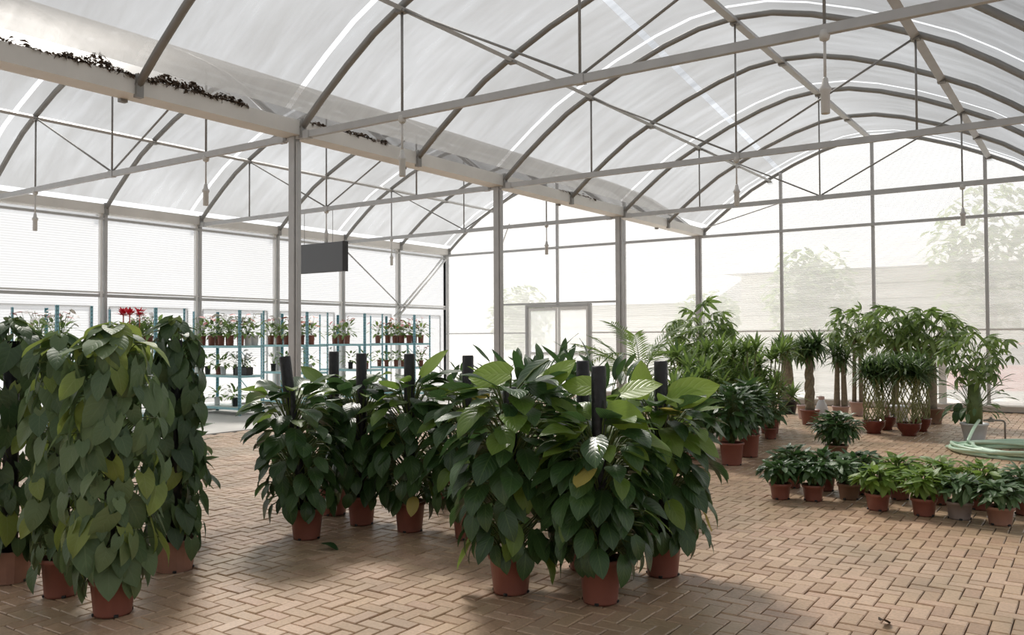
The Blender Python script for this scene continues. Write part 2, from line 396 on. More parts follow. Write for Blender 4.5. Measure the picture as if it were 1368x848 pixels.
OVAL = leaf_set('broad_leaf', 'philo', 5, 1.0, .60, p_oval, .5, .22, .03, .03)
OVAL_Y = leaf_set('young_broad_leaf', 'philo_young', 4, 1.0, .60, p_oval, .45, .25, .03, .03)
HERO = leaf_set('bright_broad_leaf', 'philo_bright', 2, 1.0, .72, p_oval, .35, .2, .03, .05)
OVAL_YEL = leaf_set('yellow_broad_leaf', 'yellow_leaf', 1, 1.0, .6, p_oval, .4, .2, .03)
LANCE = leaf_set('lance_leaf', 'bush', 4, 1.0, .36, p_lance, .55, .25, .02)
BROAD = leaf_set('shrub_leaf', 'bush', 4, 1.0, .46, p_lance, .5, .25, .02)
BROAD_S = leaf_set('silver_shrub_leaf', 'silver', 4, 1.0, .46, p_lance, .5, .25, .02)
LANCE_F = leaf_set('fresh_leaf', 'fresh', 4, 1.0, .46, p_lance, .5, .25, .02)
LANCE_S = leaf_set('silver_leaf', 'silver', 4, 1.0, .38, p_lance, .5, .25, .02)
def palm_leaf(name, mat, nl=6, droop=.5):
    m = MB()
    m.tube([(0, 0, 0), (0, .30, .03), (0, .42, .02)], .012, 3)
    for k in range(nl):
        a = (k-(nl-1)/2)*(2*PI/(nl+1.2))
        T = Matrix.Translation((0, .42, .02)) @ Matrix.Rotation(-a, 4, 'Z') @ Matrix.Rotation(-droop*rnd.uniform(.3, 1.3), 4, 'X')
        m.inst(leaf_t(rnd.uniform(.50, .62), .19, p_lance, bend=.7, fold=.25, ns=4, cols=(-1, 0, 1)), T)
    if m.uv is not None and len(m.uv) < len(m.v): m.uv = [(.5, .5)]*(len(m.v)-len(m.uv)) + m.uv
    return m.mesh(name, mat, True)
PALM = [palm_leaf('palmate_leaf', 'palmate', 6, .45) for _ in range(4)]

def frame(pos, d, nrm, s=1.0, sw=None):
    y = Vector(d).normalized(); x = y.cross(Vector(nrm))
    if x.length < 1e-3: x = y.orthogonal()
    x.normalize(); z = x.cross(y)
    sw = sw or s
    return Matrix(((x.x*sw, y.x*s, z.x*s, pos[0]), (x.y*sw, y.y*s, z.y*s, pos[1]), (x.z*sw, y.z*s, z.z*s, pos[2]), (0, 0, 0, 1)))
GA = 2.399963
def pol(a, r=1.0, z=0.0): return Vector((math.cos(a)*r, math.sin(a)*r, z))

# ------------------------------------------------------------------ pots
def pot_parts(root, top_r, h, bot=.76, mat='terracotta', n=28, rim=.028, facet=0.0, soil=True, feet=True):
    br = top_r*bot; b = MB()
    rr = top_r - .008
    prof = [(br*.9, .004), (br, .0), (br*1.01, .012), (rr*.985, h-rim), (top_r, h-rim+.002), (top_r*1.01, h-.004), (top_r*.985, h), (rr*.93, h-.002), (rr*.90, h-.03)]
    b.lathe(prof, n, facet=facet)
    obj('pot', b.mesh('pot', mat, facet == 0), root)
    if feet:
        k = MB()
        for i in range(4):
            a = i*PI/2+.3; c = pol(a, br*.955, .0)
            k.bevbox((c.x-.012, c.y-.012, 0.0), (c.x+.012, c.y+.012, .016), .003)
        obj('foot_notch', k.mesh('foot_notch', 'black_pot'), root)
    if soil:
        s = MB(); v = [(0, 0, h-.016)]; 
        for i in range(20): v.append(tuple(pol(2*PI*i/20, rr*.925, h-.024+rnd.uniform(-.004, .004))))
        s.add(v, [(0, i+1, (i+1) % 20+1) for i in range(20)])
        obj('soil', s.mesh('soil', 'soil', True), root)

# ------------------------------------------------------------------ pole-climbing plants
def heart_column(x, y, label, H, R, n, seed, pot_h=.21, pot_r=.135, mat='terracotta', lean=(0, 0), trail=12, size=.155, hearts=None, young=.12):
    hearts = hearts or HEART
    r = random.Random(seed)
    root = thing('potted_heart_leaf_climber', label, 'potted plant', (x, y, 0), r.uniform(0, 1), 'heart leaved climbers on poles')
    pot_parts(root, pot_r, pot_h, .78, mat, 16, facet=.012 if mat != 'terracotta' else .0)
    p = MB(); p.tube([(0, 0, pot_h-.05), (lean[0]*.5, lean[1]*.5, H*.5), (lean[0], lean[1], H*.93)], .045, 10)
    obj('pole', p.mesh('pole', 'pole', True), root)
    st = MB()
    for i in range(n):
        u = (i+.5)/n
        z = pot_h + .03 + (H-pot_h-.03)*u
        a = i*GA + r.uniform(-.5, .5)
        prof = R*(.80+.2*math.sin(PI*min(1, u*1.05)))*(1.0 if u < .86 else max(.25, 1-((u-.86)/.14)**2*.75))
        rad = prof*r.uniform(.66, 1.08)
        o = pol(a); tn = pol(a+PI/2)
        lx, ly = lean[0]*u, lean[1]*u
        if u > .9:
            d = o*r.uniform(.6, 1.0) + Vector((0, 0, -.55+r.uniform(-.2, .5))); nm = Vector((0, 0, 1)) + o*.4
        else:
            d = o*r.uniform(-.05, .75) + Vector((0, 0, -1)) + tn*r.uniform(-.6, .6); nm = o + Vector((0, 0, r.uniform(.0, .8))) + tn*r.uniform(-.75, .75)
        s = size*r.uniform(.5, 1.12)
        pos = o*(rad-.03) + Vector((lx, ly, z+s*.25))
        ms = HEART_Y if r.random() < (young*2.4 if u > .85 else young) else hearts
        obj('leaf', r.choice(ms), root, frame(pos, d, nm, s))
        if i % 2 == 0: st.tube([(lx+o.x*.04, ly+o.y*.04, z-.03), tuple(pos*.6 + Vector((lx, ly, z+.05))*.4), tuple(pos)], .0035, 3, cap=False)
    for i in range(trail):                                    # strands that hang over the rim
        a = r.uniform(0, 2*PI); o = pol(a); s = size*r.uniform(.5, .9)
        pos = o*(pot_r*r.uniform(1.05, 1.5)) + Vector((0, 0, pot_h+r.uniform(-.05, .10)))
        obj('leaf', r.choice(hearts), root, frame(pos, o*.25+Vector((0, 0, -1)), o+Vector((0, 0, .3)), s))
        st.tube([tuple(o*pot_r*.7+Vector((0, 0, pot_h+.06))), tuple(pos)], .003, 3, cap=False)
    obj('stems', st.mesh('stems', 'stem', True), root, kind='stuff')
    return root
def broad_climber(x, y, label, H, R, n, seed, pole=1.28, lean=(0, 0), pot_h=.23, pot_r=.13, heroes=(), young=.16, size=.21, mat='terracotta'):
    r = random.Random(seed)
    root = thing('potted_broad_leaf_climber', label, 'potted plant', (x, y, 0), 0, 'broad leaved climbers on black poles')
    pot_parts(root, pot_r, pot_h, .76, mat, 28)
    lx = lambda z: lean[0]*z/pole; ly = lambda z: lean[1]*z/pole
    p = MB(); p.tube([(lx(z), ly(z), z) for z in (pot_h-.05, .5, .9, pole-.012, pole)], [.043, .043, .043, .043, .040], 14)
    po = obj('pole', p.mesh('pole', 'pole', True), root)
    st = MB()
    for i in range(n):
        u = (i+.5)/n
        z = pot_h + .10*u + (H*.87-pot_h)*u
        a = i*GA*1.0 + r.uniform(-.4, .4); o = pol(a); tn = pol(a+PI/2)
        env = R*(.82+.25*math.sin(PI*min(1, .12+u*.85)))
        if u > .93: env *= .75
        rad = env*r.uniform(.42, .74) 
        s = size*(.74+.40*u)*r.uniform(.75, 1.2)
        el = -1.15 + 1.25*u + r.uniform(-.3, .3)                 # lower blades hang, upper ones lie flatter
        if u > .88: el += r.uniform(.1, .7)
        d = o*math.cos(el) + Vector((0, 0, math.sin(el))) + tn*r.uniform(-.35, .35)
        nm = o*max(.05, -math.sin(el)+.12) + Vector((0, 0, max(.15, math.cos(el)))) + tn*r.uniform(-.4, .4)
        pos = Vector((lx(z), ly(z), z)) + o*rad + Vector((0, 0, .03 if u < .6 else .06*u))
        yg = r.random() < (young*2.0 if u > .72 else young*.45)
        if r.random() < .006: ms = OVAL_YEL
        else: ms = OVAL_Y if yg else OVAL
        obj('leaf', r.choice(ms), root, frame(pos, d, nm, s))
        q = Vector((lx(z)+o.x*.04, ly(z)+o.y*.04, max(pot_h, z-.10)))
        st.tube([tuple(q), tuple(q*.35+pos*.65+Vector((0, 0, .05))), tuple(pos)], .005, 4, cap=False)
    for (px, py, pz), d, nm, s, yg in heroes:
        obj('leaf', (HERO if yg else OVAL)[0], root, frame((px, py, pz), d, nm, s))
        q = Vector((lx(pz), ly(pz), pz-.22)); st.tube([tuple(q), tuple(q.lerp(Vector((px, py, pz)), .6)+Vector((0, 0, .03))), (px, py, pz)], .006, 4, cap=False)
    obj('stems', st.mesh('stems', 'stem', True), root, kind='stuff')
    return root
def leafy_bush(root, z0, H, R, n, meshes, size, seed, low=-.2, core=.25, spread=1.0):
    """Leaves fanning from short stems, as single objects."""
    r = random.Random(seed); st = MB()
    for i in range(n):
        u = ((i+.5)/n)
        a = i*GA + r.uniform(-.35, .35); o = pol(a); tn = pol(a+PI/2)
        el = low + (1.35-low)*u**1.15 + r.uniform(-.18, .18)
        s = size*r.uniform(.75, 1.15)
        base = o*core*R*r.uniform(.2, 1) + Vector((0, 0, z0 + (H-z0)*.5*u*r.uniform(.7, 1.1)))
        reach = max(.02, (R*math.cos(el)*spread + (H-z0)*.55*max(0, math.sin(el)))-s*.75)*r.uniform(.75, 1.1)
        d = o*math.cos(el)+Vector((0, 0, math.sin(el)))
        pos = base + d*reach
        d2 = d + Vector((0, 0, -.28)) + tn*r.uniform(-.3, .3)
        nm = Vector((0, 0, 1)) - o*math.sin(el)*.8 + tn*r.uniform(-.3, .3) + o*.25
        obj('leaf', r.choice(meshes), root, frame(pos, d2, nm, s))
        st.tube([tuple(o*.02*r.random()+Vector((0, 0, z0-.02))), tuple(base*.5+pos*.5+Vector((0, 0, .0))), tuple(pos)], .0035, 3, cap=False)
    obj('stems', st.mesh('stems', 'stem', True), root, kind='stuff')
def shrub(root, z0, H, R, n, meshes, size, seed, squash=.5):
    """Rounded shrub: short-stalked leaves all through a dome."""
    r = random.Random(seed); st = MB(); zc = z0 + (H-z0)*.46; rzz = (H-z0)*.54
    for i in range(n):
        u = (i+.5)/n; zz = 1-1.85*u; rr = math.sqrt(max(0, 1-zz*zz)); a = i*GA + r.uniform(-.3, .3)
        k = r.uniform(.55, 1.0)**.6; s = size*r.uniform(.7, 1.15); o = pol(a); tn = pol(a+PI/2)
        tip = Vector((o.x*rr*R*k, o.y*rr*R*k, zc+zz*rzz*k))
        el = zz*.9 + r.uniform(-.35, .35) - .1
        d = (o*math.cos(el) + Vector((0, 0, math.sin(el))) + tn*r.uniform(-.5, .5)).normalized()
        nm = Vector((0, 0, 1)) - o*math.sin(el)*.8 + o*.45 + tn*r.uniform(-.45, .45)
        pos = tip - d*s*.85
        obj('leaf', r.choice(meshes), root, frame(pos, d, nm, s))
        st.tube([tuple(o*.03*r.random()+Vector((0, 0, z0-.02))), (pos.x*.4, pos.y*.4, z0*.4+pos.z*.6), tuple(pos)], .004, 3, cap=False)
    obj('stems', st.mesh('stems', 'stem', True), root, kind='stuff')
def palmate_crown(root, c, rx, rz, n, size, seed):
    r = random.Random(seed); st = MB()
    for i in range(n):
        u = (i+.5)/n; a = i*GA; zz = 1-2*u
        rr = math.sqrt(max(0, 1-zz*zz))
        o = pol(a, rr, zz); k = r.uniform(.35, .8)
        pos = Vector(c) + Vector((o.x*rx*k, o.y*rx*k, o.z*rz*k))
        d = Vector((o.x, o.y, o.z*.5+r.uniform(-.35, .25)))
        obj('leaf', r.choice(PALM), root, frame(pos, d, Vector((0, 0, 1))+pol(a)*.35, size*r.uniform(.75, 1.15)))
        if i % 2 == 0: st.tube([(c[0], c[1], c[2]-rz*.6), tuple(pos)], .006, 3, cap=False)
    obj('stems', st.mesh('stems', 'stem', True), root, kind='stuff')
def strap_head(m, c, n, Ln, W, seed, low=-.5, high=1.45, droop=.9, prof=p_strap):
    r = random.Random(seed)
    for i in range(n):
        u = (i+.5)/n; a = i*GA + r.uniform(-.3, .3); el = low+(high-low)*u+r.uniform(-.2, .2)
        o = pol(a); d = o*math.cos(el)+Vector((0, 0, math.sin(el)))
        nm = Vector((0, 0, 1)) - o*math.sin(el)*.9 + o*.1
        m.inst(leaf_t(Ln*r.uniform(.75, 1.15), W, prof, bend=droop*r.uniform(.6, 1.3), fold=.3, ns=4, cols=(-1, 0, 1)), frame(c, d, nm, 1.0))
    return m

# ================================================================== THE SETTING
XR, XG, XW, XE = 0.0, -7.64, -15.264, 7.6      # right gutter, middle gutter, left wall, far right wall
Y1, SP = 6.662, 4.067
YB = Y1 + 3*SP                                  # back wall 18.863
YF = Y1 - 3*SP                                  # front wall behind the camera
ZT, ZG = 3.83, 4.0
# ground outside
g = MB(); g.add([(-60, -40, -.12), (50, -40, -.12), (50, 90, -.12), (-60, 90, -.12)], [(0, 1, 2, 3)])
struct('ground_outside', g.mesh('ground_outside', 'outground'))
# floor with brick paving
XC = -11.5                                      # bricks end, concrete apron under the racks begins
fl = MB(); fl.box((XC, YF, -.10), (XE, YB, -.014))
floor = struct('floor', fl.mesh('floor', 'sand'))
ap = MB(); ap.bevbox((XW, YF, -.10), (XC-.004, YB, .0), .006)
obj('concrete_apron', ap.mesh('concrete_apron', 'concrete'), floor)
U = .095; G = .006
def brick_tpl():
    m = MB(); x0, x1, y0, y1 = -U+G/2, U-G/2, -U/2+G/2, U/2-G/2; c = .005
    v = [(x0, y0, -.02), (x1, y0, -.02), (x1, y1, -.02), (x0, y1, -.02), (x0, y0, -c), (x1, y0, -c), (x1, y1, -c), (x0, y1, -c),
         (x0+c, y0+c, 0), (x1-c, y0+c, 0), (x1-c, y1-c, 0), (x0+c, y1-c, 0)]
    f = [(8, 9, 10, 11)]
    for i in range(4):
        j = (i+1) % 4; f += [(i, j, j+4, i+4), (i+4, j+4, j+8, i+8)]
    return v, f
BV, BF = brick_tpl()
bricks = []
ix0, ix1 = int(XC/U)+1, int(2.6/U); iy0, iy1 = int(-1.0/U), int((YB-.22)/U)
for ix in range(ix0, ix1):
    for iy in range(iy0, iy1):
        k = (ix-iy) % 4
        if k == 0: bricks.append(((ix+1)*U, (iy+.5)*U, 0))
        elif k == 3: bricks.append(((ix+.5)*U, (iy+1)*U, 1))
br = random.Random(3)
scored = []
for i, (x, y, o) in enumerate(bricks):
    z = in_frame((x, y, 0))
    if z: scored.append((z, i))
scored.sort()
near = set(i for _, i in scored[:300])
bm_ = MB(); bm_.add(BV, BF); brick_me = bm_.mesh('brick', 'brick_obj')
field = MB()
for i, (x, y, o) in enumerate(bricks):
    T = Matrix.Translation((x, y, br.uniform(-.006, .0))) @ Matrix.Rotation(o*PI/2 + br.uniform(-.012, .012), 4, 'Z') @ Matrix.Rotation(br.uniform(-.025, .025), 4, 'X') @ Matrix.Rotation(br.uniform(-.013, .013), 4, 'Y')
    if i in near: obj('brick', brick_me, floor, T)
    else: field.add([T @ Vector(p) for p in BV], BF)
obj('brick_paving', field.mesh('brick_paving', 'brick_field'), floor, kind='stuff')

# roof profile
PX = (0, .5, 1.0, 1.6, 2.15, 2.6, 3.0, 3.4, 3.8); PZ = (5.70, 5.66, 5.53, 5.31, 5.06, 4.83, 4.56, 4.26, 3.93)
def rz(dx):
    dx = abs(dx)
    for i in range(len(PX)-1):
        if dx <= PX[i+1]: return PZ[i] + (PZ[i+1]-PZ[i])*(dx-PX[i])/(PX[i+1]-PX[i])
    return PZ[-1]
BAYS = [((XG+XR)/2, 'right'), ((XW+XG)/2, 'left'), ((XR+XE)/2, 'far')]
ceiling = struct('ceiling')
xs = sorted(set([-p for p in PX] + list(PX)))
fx = [x for x in xs if abs(x) < 3.7]; fx = [-3.63] + fx + [3.63]        # the sheet stops short of the gutter
ay = [YF + i*SP/2 for i in range(13)]
arch_me = MB(); arch_me.tube([(x*.985, 0, rz(x)-.05) for x in xs], .040, 8); arch_me = arch_me.mesh('arch_tube', 'steel_dark', True)
for bx, _n in BAYS:
    for y in ay: obj('arch_tube', arch_me, ceiling, Matrix.Translation((bx, y, 0)))
    for i in range(12):
        y0, y1 = ay[i], ay[i+1]
        cut = y1-.30 if (i+1) % 2 == 0 else None        # a clear joint strip beside every column arch
        spans = [(y0, y1, 'film')] if cut is None else [(y0, cut, 'film'), (cut, cut+.075, 'clear'), (cut+.075, y1, 'film')]
        for a, b, mname in spans:
            m = MB(); v = []; f = []
            for x in fx:
                for yy in (a, b): v.append((bx+x, yy, rz(x)+.012))
            for k in range(len(fx)-1): f.append((k*2, k*2+1, k*2+3, k*2+2))
            m.add(v, f)
            obj('film_sheet' if mname == 'film' else 'clear_strip', m.mesh('film_sheet', mname, True), ceiling)
    for dx in (-2.15, 0, 2.15):
        m = MB(); z = rz(dx)-.10
        m.bar((bx+dx, YF, z), (bx+dx, YB, z), .10, .045, Vector((-dx*.25, 0, 1)))
        pu = obj('purlin', m.mesh('purlin', 'steel'), ceiling)
        m = MB()
        for y in ay: m.box((bx+dx-.05, y-.05, z-.045), (bx+dx+.05, y+.05, z-.02))
        obj('clamp', m.mesh('clamp', 'steel_dark'), pu)
for x in (XG, XR, XW, XE):
    m = MB(); hw = .13
    m.add([(x-hw, YF, ZG), (x-hw, YF, ZT), (x+hw, YF, ZT), (x+hw, YF, ZG), (x+hw-.035, YF, ZG), (x+hw-.035, YF, ZT+.02), (x-hw+.035, YF, ZT+.02), (x-hw+.035, YF, ZG)] +
          [(x-hw, YB, ZG), (x-hw, YB, ZT), (x+hw, YB, ZT), (x+hw, YB, ZG), (x+hw-.035, YB, ZG), (x+hw-.035, YB, ZT+.02), (x-hw+.035, YB, ZT+.02), (x-hw+.035, YB, ZG)],
          [(i, (i+1) % 8, (i+1) % 8+8, i+8) for i in range(8)])
    gu = obj('gutter', m.mesh('gutter', 'gutter'), ceiling)
    m = MB()
    for y in ay:
        for s in (-1, 1): m.box((x+s*.135-.03, y-.035, ZT-.03), (x+s*.135+.03, y+.035, ZG+.02))
    obj('arch_bracket', m.mesh('arch_bracket', 'steel_dark'), gu)

# middle row of columns and the trusses
ORD = ['nearest', 'second', 'third', 'farthest']
def column(x, y, label):
    t = thing('steel_column', label, 'column', (x, y, 0))
    m = MB(); m.bevbox((-.055, -.045, .012), (.045, .045, ZT), .006); obj('shaft', m.mesh('shaft', 'steel'), t)
    m = MB(); m.bevbox((.049, -.03, .012), (.085, .03, ZT-.06), .006); obj('lip_channel', m.mesh('lip_channel', 'steel'), t)
    m = MB(); m.bevbox((-.12, -.11, .0), (.12, .11, .012), .003); obj('base_plate', m.mesh('base_plate', 'steel_dark'), t)
for i in range(4):
    column(XG, Y1+i*SP-(.06 if i == 3 else 0), ['grey steel column beside the dark hanging board, nearest of the row', 'grey steel column under the gutter, second of the row behind the broad-leaved plants', 'grey steel column right of the double door, third of the row', 'grey steel column at the back wall, last of the row behind the palms'][i])
column(XR, Y1-2*SP, 'grey steel column under the right gutter, beyond the edge of the picture')
def truss(y, label, bays, mid_fit):
    t = thing('roof_truss', label, 'truss', (0, y, ZT))
    m = MB(); m.bar((XW, 0, 0), (XE, 0, 0), .055, .075); obj('tie_beam', m.mesh('tie_beam', 'steel'), t)
    for bx in bays:
        for dx in (-2.15, 0, 2.15):
            m = MB(); m.tube([(bx+dx, 0, .02), (bx+dx, 0, rz(dx)-ZT-.10)], .014, 6); obj('hanger_rod', m.mesh('hanger_rod', 'steel_dark', True), t)
        for s in (-1, 1):
            m = MB(); m.tube([(bx, 0, .03), (bx+s*2.15, 0, rz(2.15)-ZT-.11)], .014, 6); obj('brace', m.mesh('brace', 'steel_dark', True), t)
        for dx in (-3.6, 0, 3.6):
            m = MB(); m.box((bx+dx-.05, -.036, -.045), (bx+dx+.05, .036, .045)); obj('joint_plate', m.mesh('joint_plate', 'steel'), t)
for i in range(3):
    truss(Y1+i*SP, ['nearest grey roof truss, its tie beam crossing the top of the picture', 'second grey roof truss, carrying the dark hanging board', 'third grey roof truss, just before the back wall'][i], [b[0] for b in BAYS[:2]], i == 1)
def fitting(x, y, label):
    t = thing('hanging_nozzle', label, 'hanging nozzle', (x, y, ZT-.045), 0, 'hanging nozzles under the trusses')
    m = MB(); m.tube([(0, 0, 0), (0, 0, -.33)], .011, 8); obj('drop_pipe', m.mesh('drop_pipe', 'fitting', True), t)
    m = MB(); m.lathe([(.012, -.045), (.036, -.03), (.042, .0), (.036, .04), (.012, .055)], 14); obj('clip', m.mesh('clip', 'fitting', True), t)
    m = MB(); m.lathe([(.030, -.60), (.034, -.595), (.034, -.44), (.045, -.425), (.045, -.405), (.028, -.38), (.020, -.33), (.012, -.32)], 14); obj('nozzle_body', m.mesh('nozzle_body', 'fitting', True), t)
bl, brr = (XW+XG)/2, (XG+XR)/2
for x, y, s in [(bl-2.15, Y1, 'slim hanging nozzle on the nearest truss, leftmost one'), (bl+2.15, Y1, 'slim hanging nozzle on the nearest truss, just left of the nearest column'),
                (brr-2.15, Y1, 'slim hanging nozzle on the nearest truss, right of the nearest column'), (brr+2.15, Y1, 'large-looking hanging nozzle at upper right, the closest to the viewer'),
                (bl, Y1+SP, 'small hanging nozzle on the second truss above the dark board'), (brr, Y1+SP, 'small hanging nozzle on the second truss in the right bay'),
                (bl-2.15, Y1+2*SP, 'tiny hanging nozzle on the third truss above the far shelves'), (bl+2.15, Y1+2*SP, 'tiny hanging nozzle on the third truss in front of the double door'), (brr+2.15, Y1+2*SP, 'small hanging nozzle on the third truss, rightmost one')]:
    fitting(x, y, s)

# back wall
wb = struct('wall_back')
def top_at(x):
    bx = (XG+XR)/2 if x > XG else (XW+XG)/2
    if x > XR: bx = (XR+XE)/2
    return rz(x-bx)
px_ = [XW, -13.42, -11.52, -9.58, XG, -5.71, -3.80, -1.73, XR, 1.9, 3.8, 5.7, XE]
DX0, DX1, DZ = -12.48, -10.56, 2.33
for a, b in zip(px_[:-1], px_[1:]):
    segs = [(.12, 1.59), (1.59, ZT)]
    for z0, z1 in segs:
        pieces = [(a, b)]
        if z0 < DZ and a < DX1 and b > DX0:
            pieces = []
            if a < DX0: pieces.append((a, DX0))
            if b > DX1: pieces.append((DX1, b))
            if z1 > DZ:
                m = MB(); q0, q1 = max(a, DX0), min(b, DX1); m.add([(q0, YB+.03, DZ), (q1, YB+.03, DZ), (q1, YB+.03, z1), (q0, YB+.03, z1)], [(0, 1, 2, 3)])
                obj('sheet_panel', m.mesh('sheet_panel', 'wall_film'), wb)
        for q0, q1 in pieces:
            m = MB(); m.add([(q0, YB+.03, z0), (q1, YB+.03, z0), (q1, YB+.03, z1), (q0, YB+.03, z1)], [(0, 1, 2, 3)])
            obj('sheet_panel', m.mesh('sheet_panel', 'wall_film'), wb)
    m = MB(); v = []; ks = 8
    for k in range(ks+1):
        x = a+(b-a)*k/ks; xx = min(max(x, a+1e-4), b-1e-4); v += [(x, YB+.03, ZT), (x, YB+.03, top_at(xx)+.01)]
    m.add(v, [(2*k, 2*k+2, 2*k+3, 2*k+1) for k in range(ks)])
    obj('gable_panel', m.mesh('gable_panel', 'wall_film'), wb)
for x in px_[1:-1]:
    if x in (XG, XR): continue
    m = MB(); z0 = DZ if abs(x+11.52) < .1 else .0
    m.bevbox((x-.032, YB-.05, z0), (x+.032, YB+.02, top_at(x)-.08), .006); obj('post', m.mesh('post', 'steel'), wb)
m = MB(); m.bevbox((XW-.05, YB-.06, 0), (XW+.06, YB+.03, ZT), .006); obj('post', m.mesh('post', 'steel'), wb)
m = MB(); m.bar((XW, YB-.05, 3.80), (XE, YB-.05, 3.80), .05, .06); obj('rail', m.mesh('rail', 'steel'), wb)
for a, b in ((XW, DX0), (DX1, XE)):
    m = MB(); m.bar((a, YB-.02, 1.59), (b, YB-.02, 1.59), .03, .035); obj('rail', m.mesh('rail', 'white_steel'), wb)
m = MB(); m.bar((-13.42, YB-.03, DZ+.03), (-9.58, YB-.03, DZ+.03), .05, .05); obj('rail', m.mesh('rail', 'steel'), wb)
m = MB(); m.tube([(XG-.05, YB-.12, 4.43-.5), (XG+2.0, YB-.12, 4.43)], .012, 6); obj('brace', m.mesh('brace', 'steel'), wb)
m = MB(); m.tube([(-13.42, YB-.06, 3.62), (-13.0, YB-.06, 4.55)], .018, 6); obj('brace', m.mesh('brace', 'white_steel'), wb)
m = MB(); m.bevbox((-2.60, YB-.10, 0), (-2.46, YB-.03, 1.62), .008); obj('post', m.mesh('post', 'white_steel'), wb)
m = MB(); m.bevbox((XC-4, YB-.20, 0), (DX0-.05, YB+.06, .13), .015); obj('kerb', m.mesh('kerb', 'kerb'), wb)
m = MB(); m.bevbox((DX1+.05, YB-.20, 0), (XE, YB+.06, .13), .015); obj('kerb', m.mesh('kerb', 'kerb'), wb)
door = struct('door_1')
m = MB()
m.bevbox((DX0-.04, YB-.05, 0), (DX0+.04, YB+.03, DZ), .006); m.bevbox((DX1-.04, YB-.05, 0), (DX1+.04, YB+.03, DZ), .006); m.bevbox((DX0+.04, YB-.05, DZ-.07), (DX1-.04, YB+.03, DZ), .006)
obj('door_frame', m.mesh('door_frame', 'steel'), door)
for q0, q1 in ((DX0+.05, (DX0+DX1)/2-.01), ((DX0+DX1)/2+.01, DX1-.05)):
    m = MB(); y0, y1 = YB-.035, YB+.005
    m.bevbox((q0, y0, .02), (q0+.06, y1, DZ-.08), .005); m.bevbox((q1-.06, y0, .02), (q1, y1, DZ-.08), .005)
    for z in (.02, 1.02, DZ-.15): m.bevbox((q0+.06, y0, z), (q1-.06, y1, z+.07), .005)
    lf = obj('door_leaf', m.mesh('door_leaf', 'white_steel'), door)
    for z0, z1 in ((.09, 1.02), (1.09, DZ-.15)):
        m = MB(); m.box((q0+.06, YB-.02, z0), (q1-.06, YB-.012, z1)); obj('pane', m.mesh('pane', 'pane'), lf)

# left wall
wl = struct('wall_left')
for i in range(12):
    a, b = ay[i], ay[i+1]
    for z0, z1, mt in ((.10, 2.30, 'side_film'), (2.34, 3.72, 'side_film'), (3.74, ZT+.02, 'side_film')):
        m = MB(); m.add([(XW-.04, a, z0), (XW-.04, b, z0), (XW-.04, b, z1), (XW-.04, a, z1)], [(0, 1, 2, 3)])
        obj('sheet_panel', m.mesh('sheet_panel', mt), wl)
    m = MB(); y0, y1 = a+.18, b-.18
    xo = XW-.075
    for p, q in (((xo, y0, .25), (xo, y0, 2.10)), ((xo, y1, .25), (xo, y1, 2.10)), ((xo, y0, 2.10), (xo, y1, 2.10)), ((xo, y0, .25), (xo, y1, .25))): m.bar(p, q, .03, .03, (1, 0, 0))
    obj('vent_frame', m.mesh('vent_frame', 'white_steel'), wl)
for y in ay:
    m = MB(); m.bevbox((XW-.03, y-.06, 0), (XW+.05, y-.015, ZT), .006); obj('post', m.mesh('post', 'white_steel'), wl)
    m = MB(); m.bevbox((XW-.03, y+.015, 0), (XW+.06, y+.075, ZT), .006); obj('post', m.mesh('post', 'steel'), wl)
m = MB(); m.bar((XW+.03, YF, 3.735), (XW+.03, YB, 3.735), .045, .045); obj('rail', m.mesh('rail', 'steel'), wl)
m = MB(); m.bar((XW+.02, YF, 2.30), (XW+.02, YB, 2.30), .05, .06); obj('rail', m.mesh('rail', 'steel'), wl)
m = MB(); m.bar((XW+.02, YF, 2.36), (XW+.02, YB, 2.36), .04, .035); obj('rail', m.mesh('rail', 'white_steel'), wl)
for dy in (0, .16):
    m = MB(); m.tube([(XW+.08, YB-.1-dy, 3.70), (XW+.08, YB-SP/2-.05-dy, 2.05)], .028, 8); obj('brace', m.mesh('brace', 'white_steel', True), wl)
m = MB(); m.tube([(XW+.08, YB-SP+.05, 3.65), (XW+.08, YB-SP/2, 2.35)], .018, 8); obj('brace', m.mesh('brace', 'steel', True), wl)
m = MB(); m.bevbox((XW-.10, YF, 0), (XW+.03, YB, .10), .01); obj('kerb', m.mesh('kerb', 'kerb'), wl)
# unseen walls behind the viewer; front one made opaque to cut frontal light
for nm, vs in (('unseen_wall_right', [(XE, YF, 0), (XE, YB, 0), (XE, YB, ZG), (XE, YF, ZG)]), ('unseen_wall_front', [(XW, YF, 0), (XE, YF, 0), (XE, YF, 4.6), (XW, YF, 4.6)])):
    m = MB(); m.add(vs, [(0, 1, 2, 3)]); struct(nm, m.mesh(nm, 'side_film' if nm == 'unseen_wall_right' else 'house'))

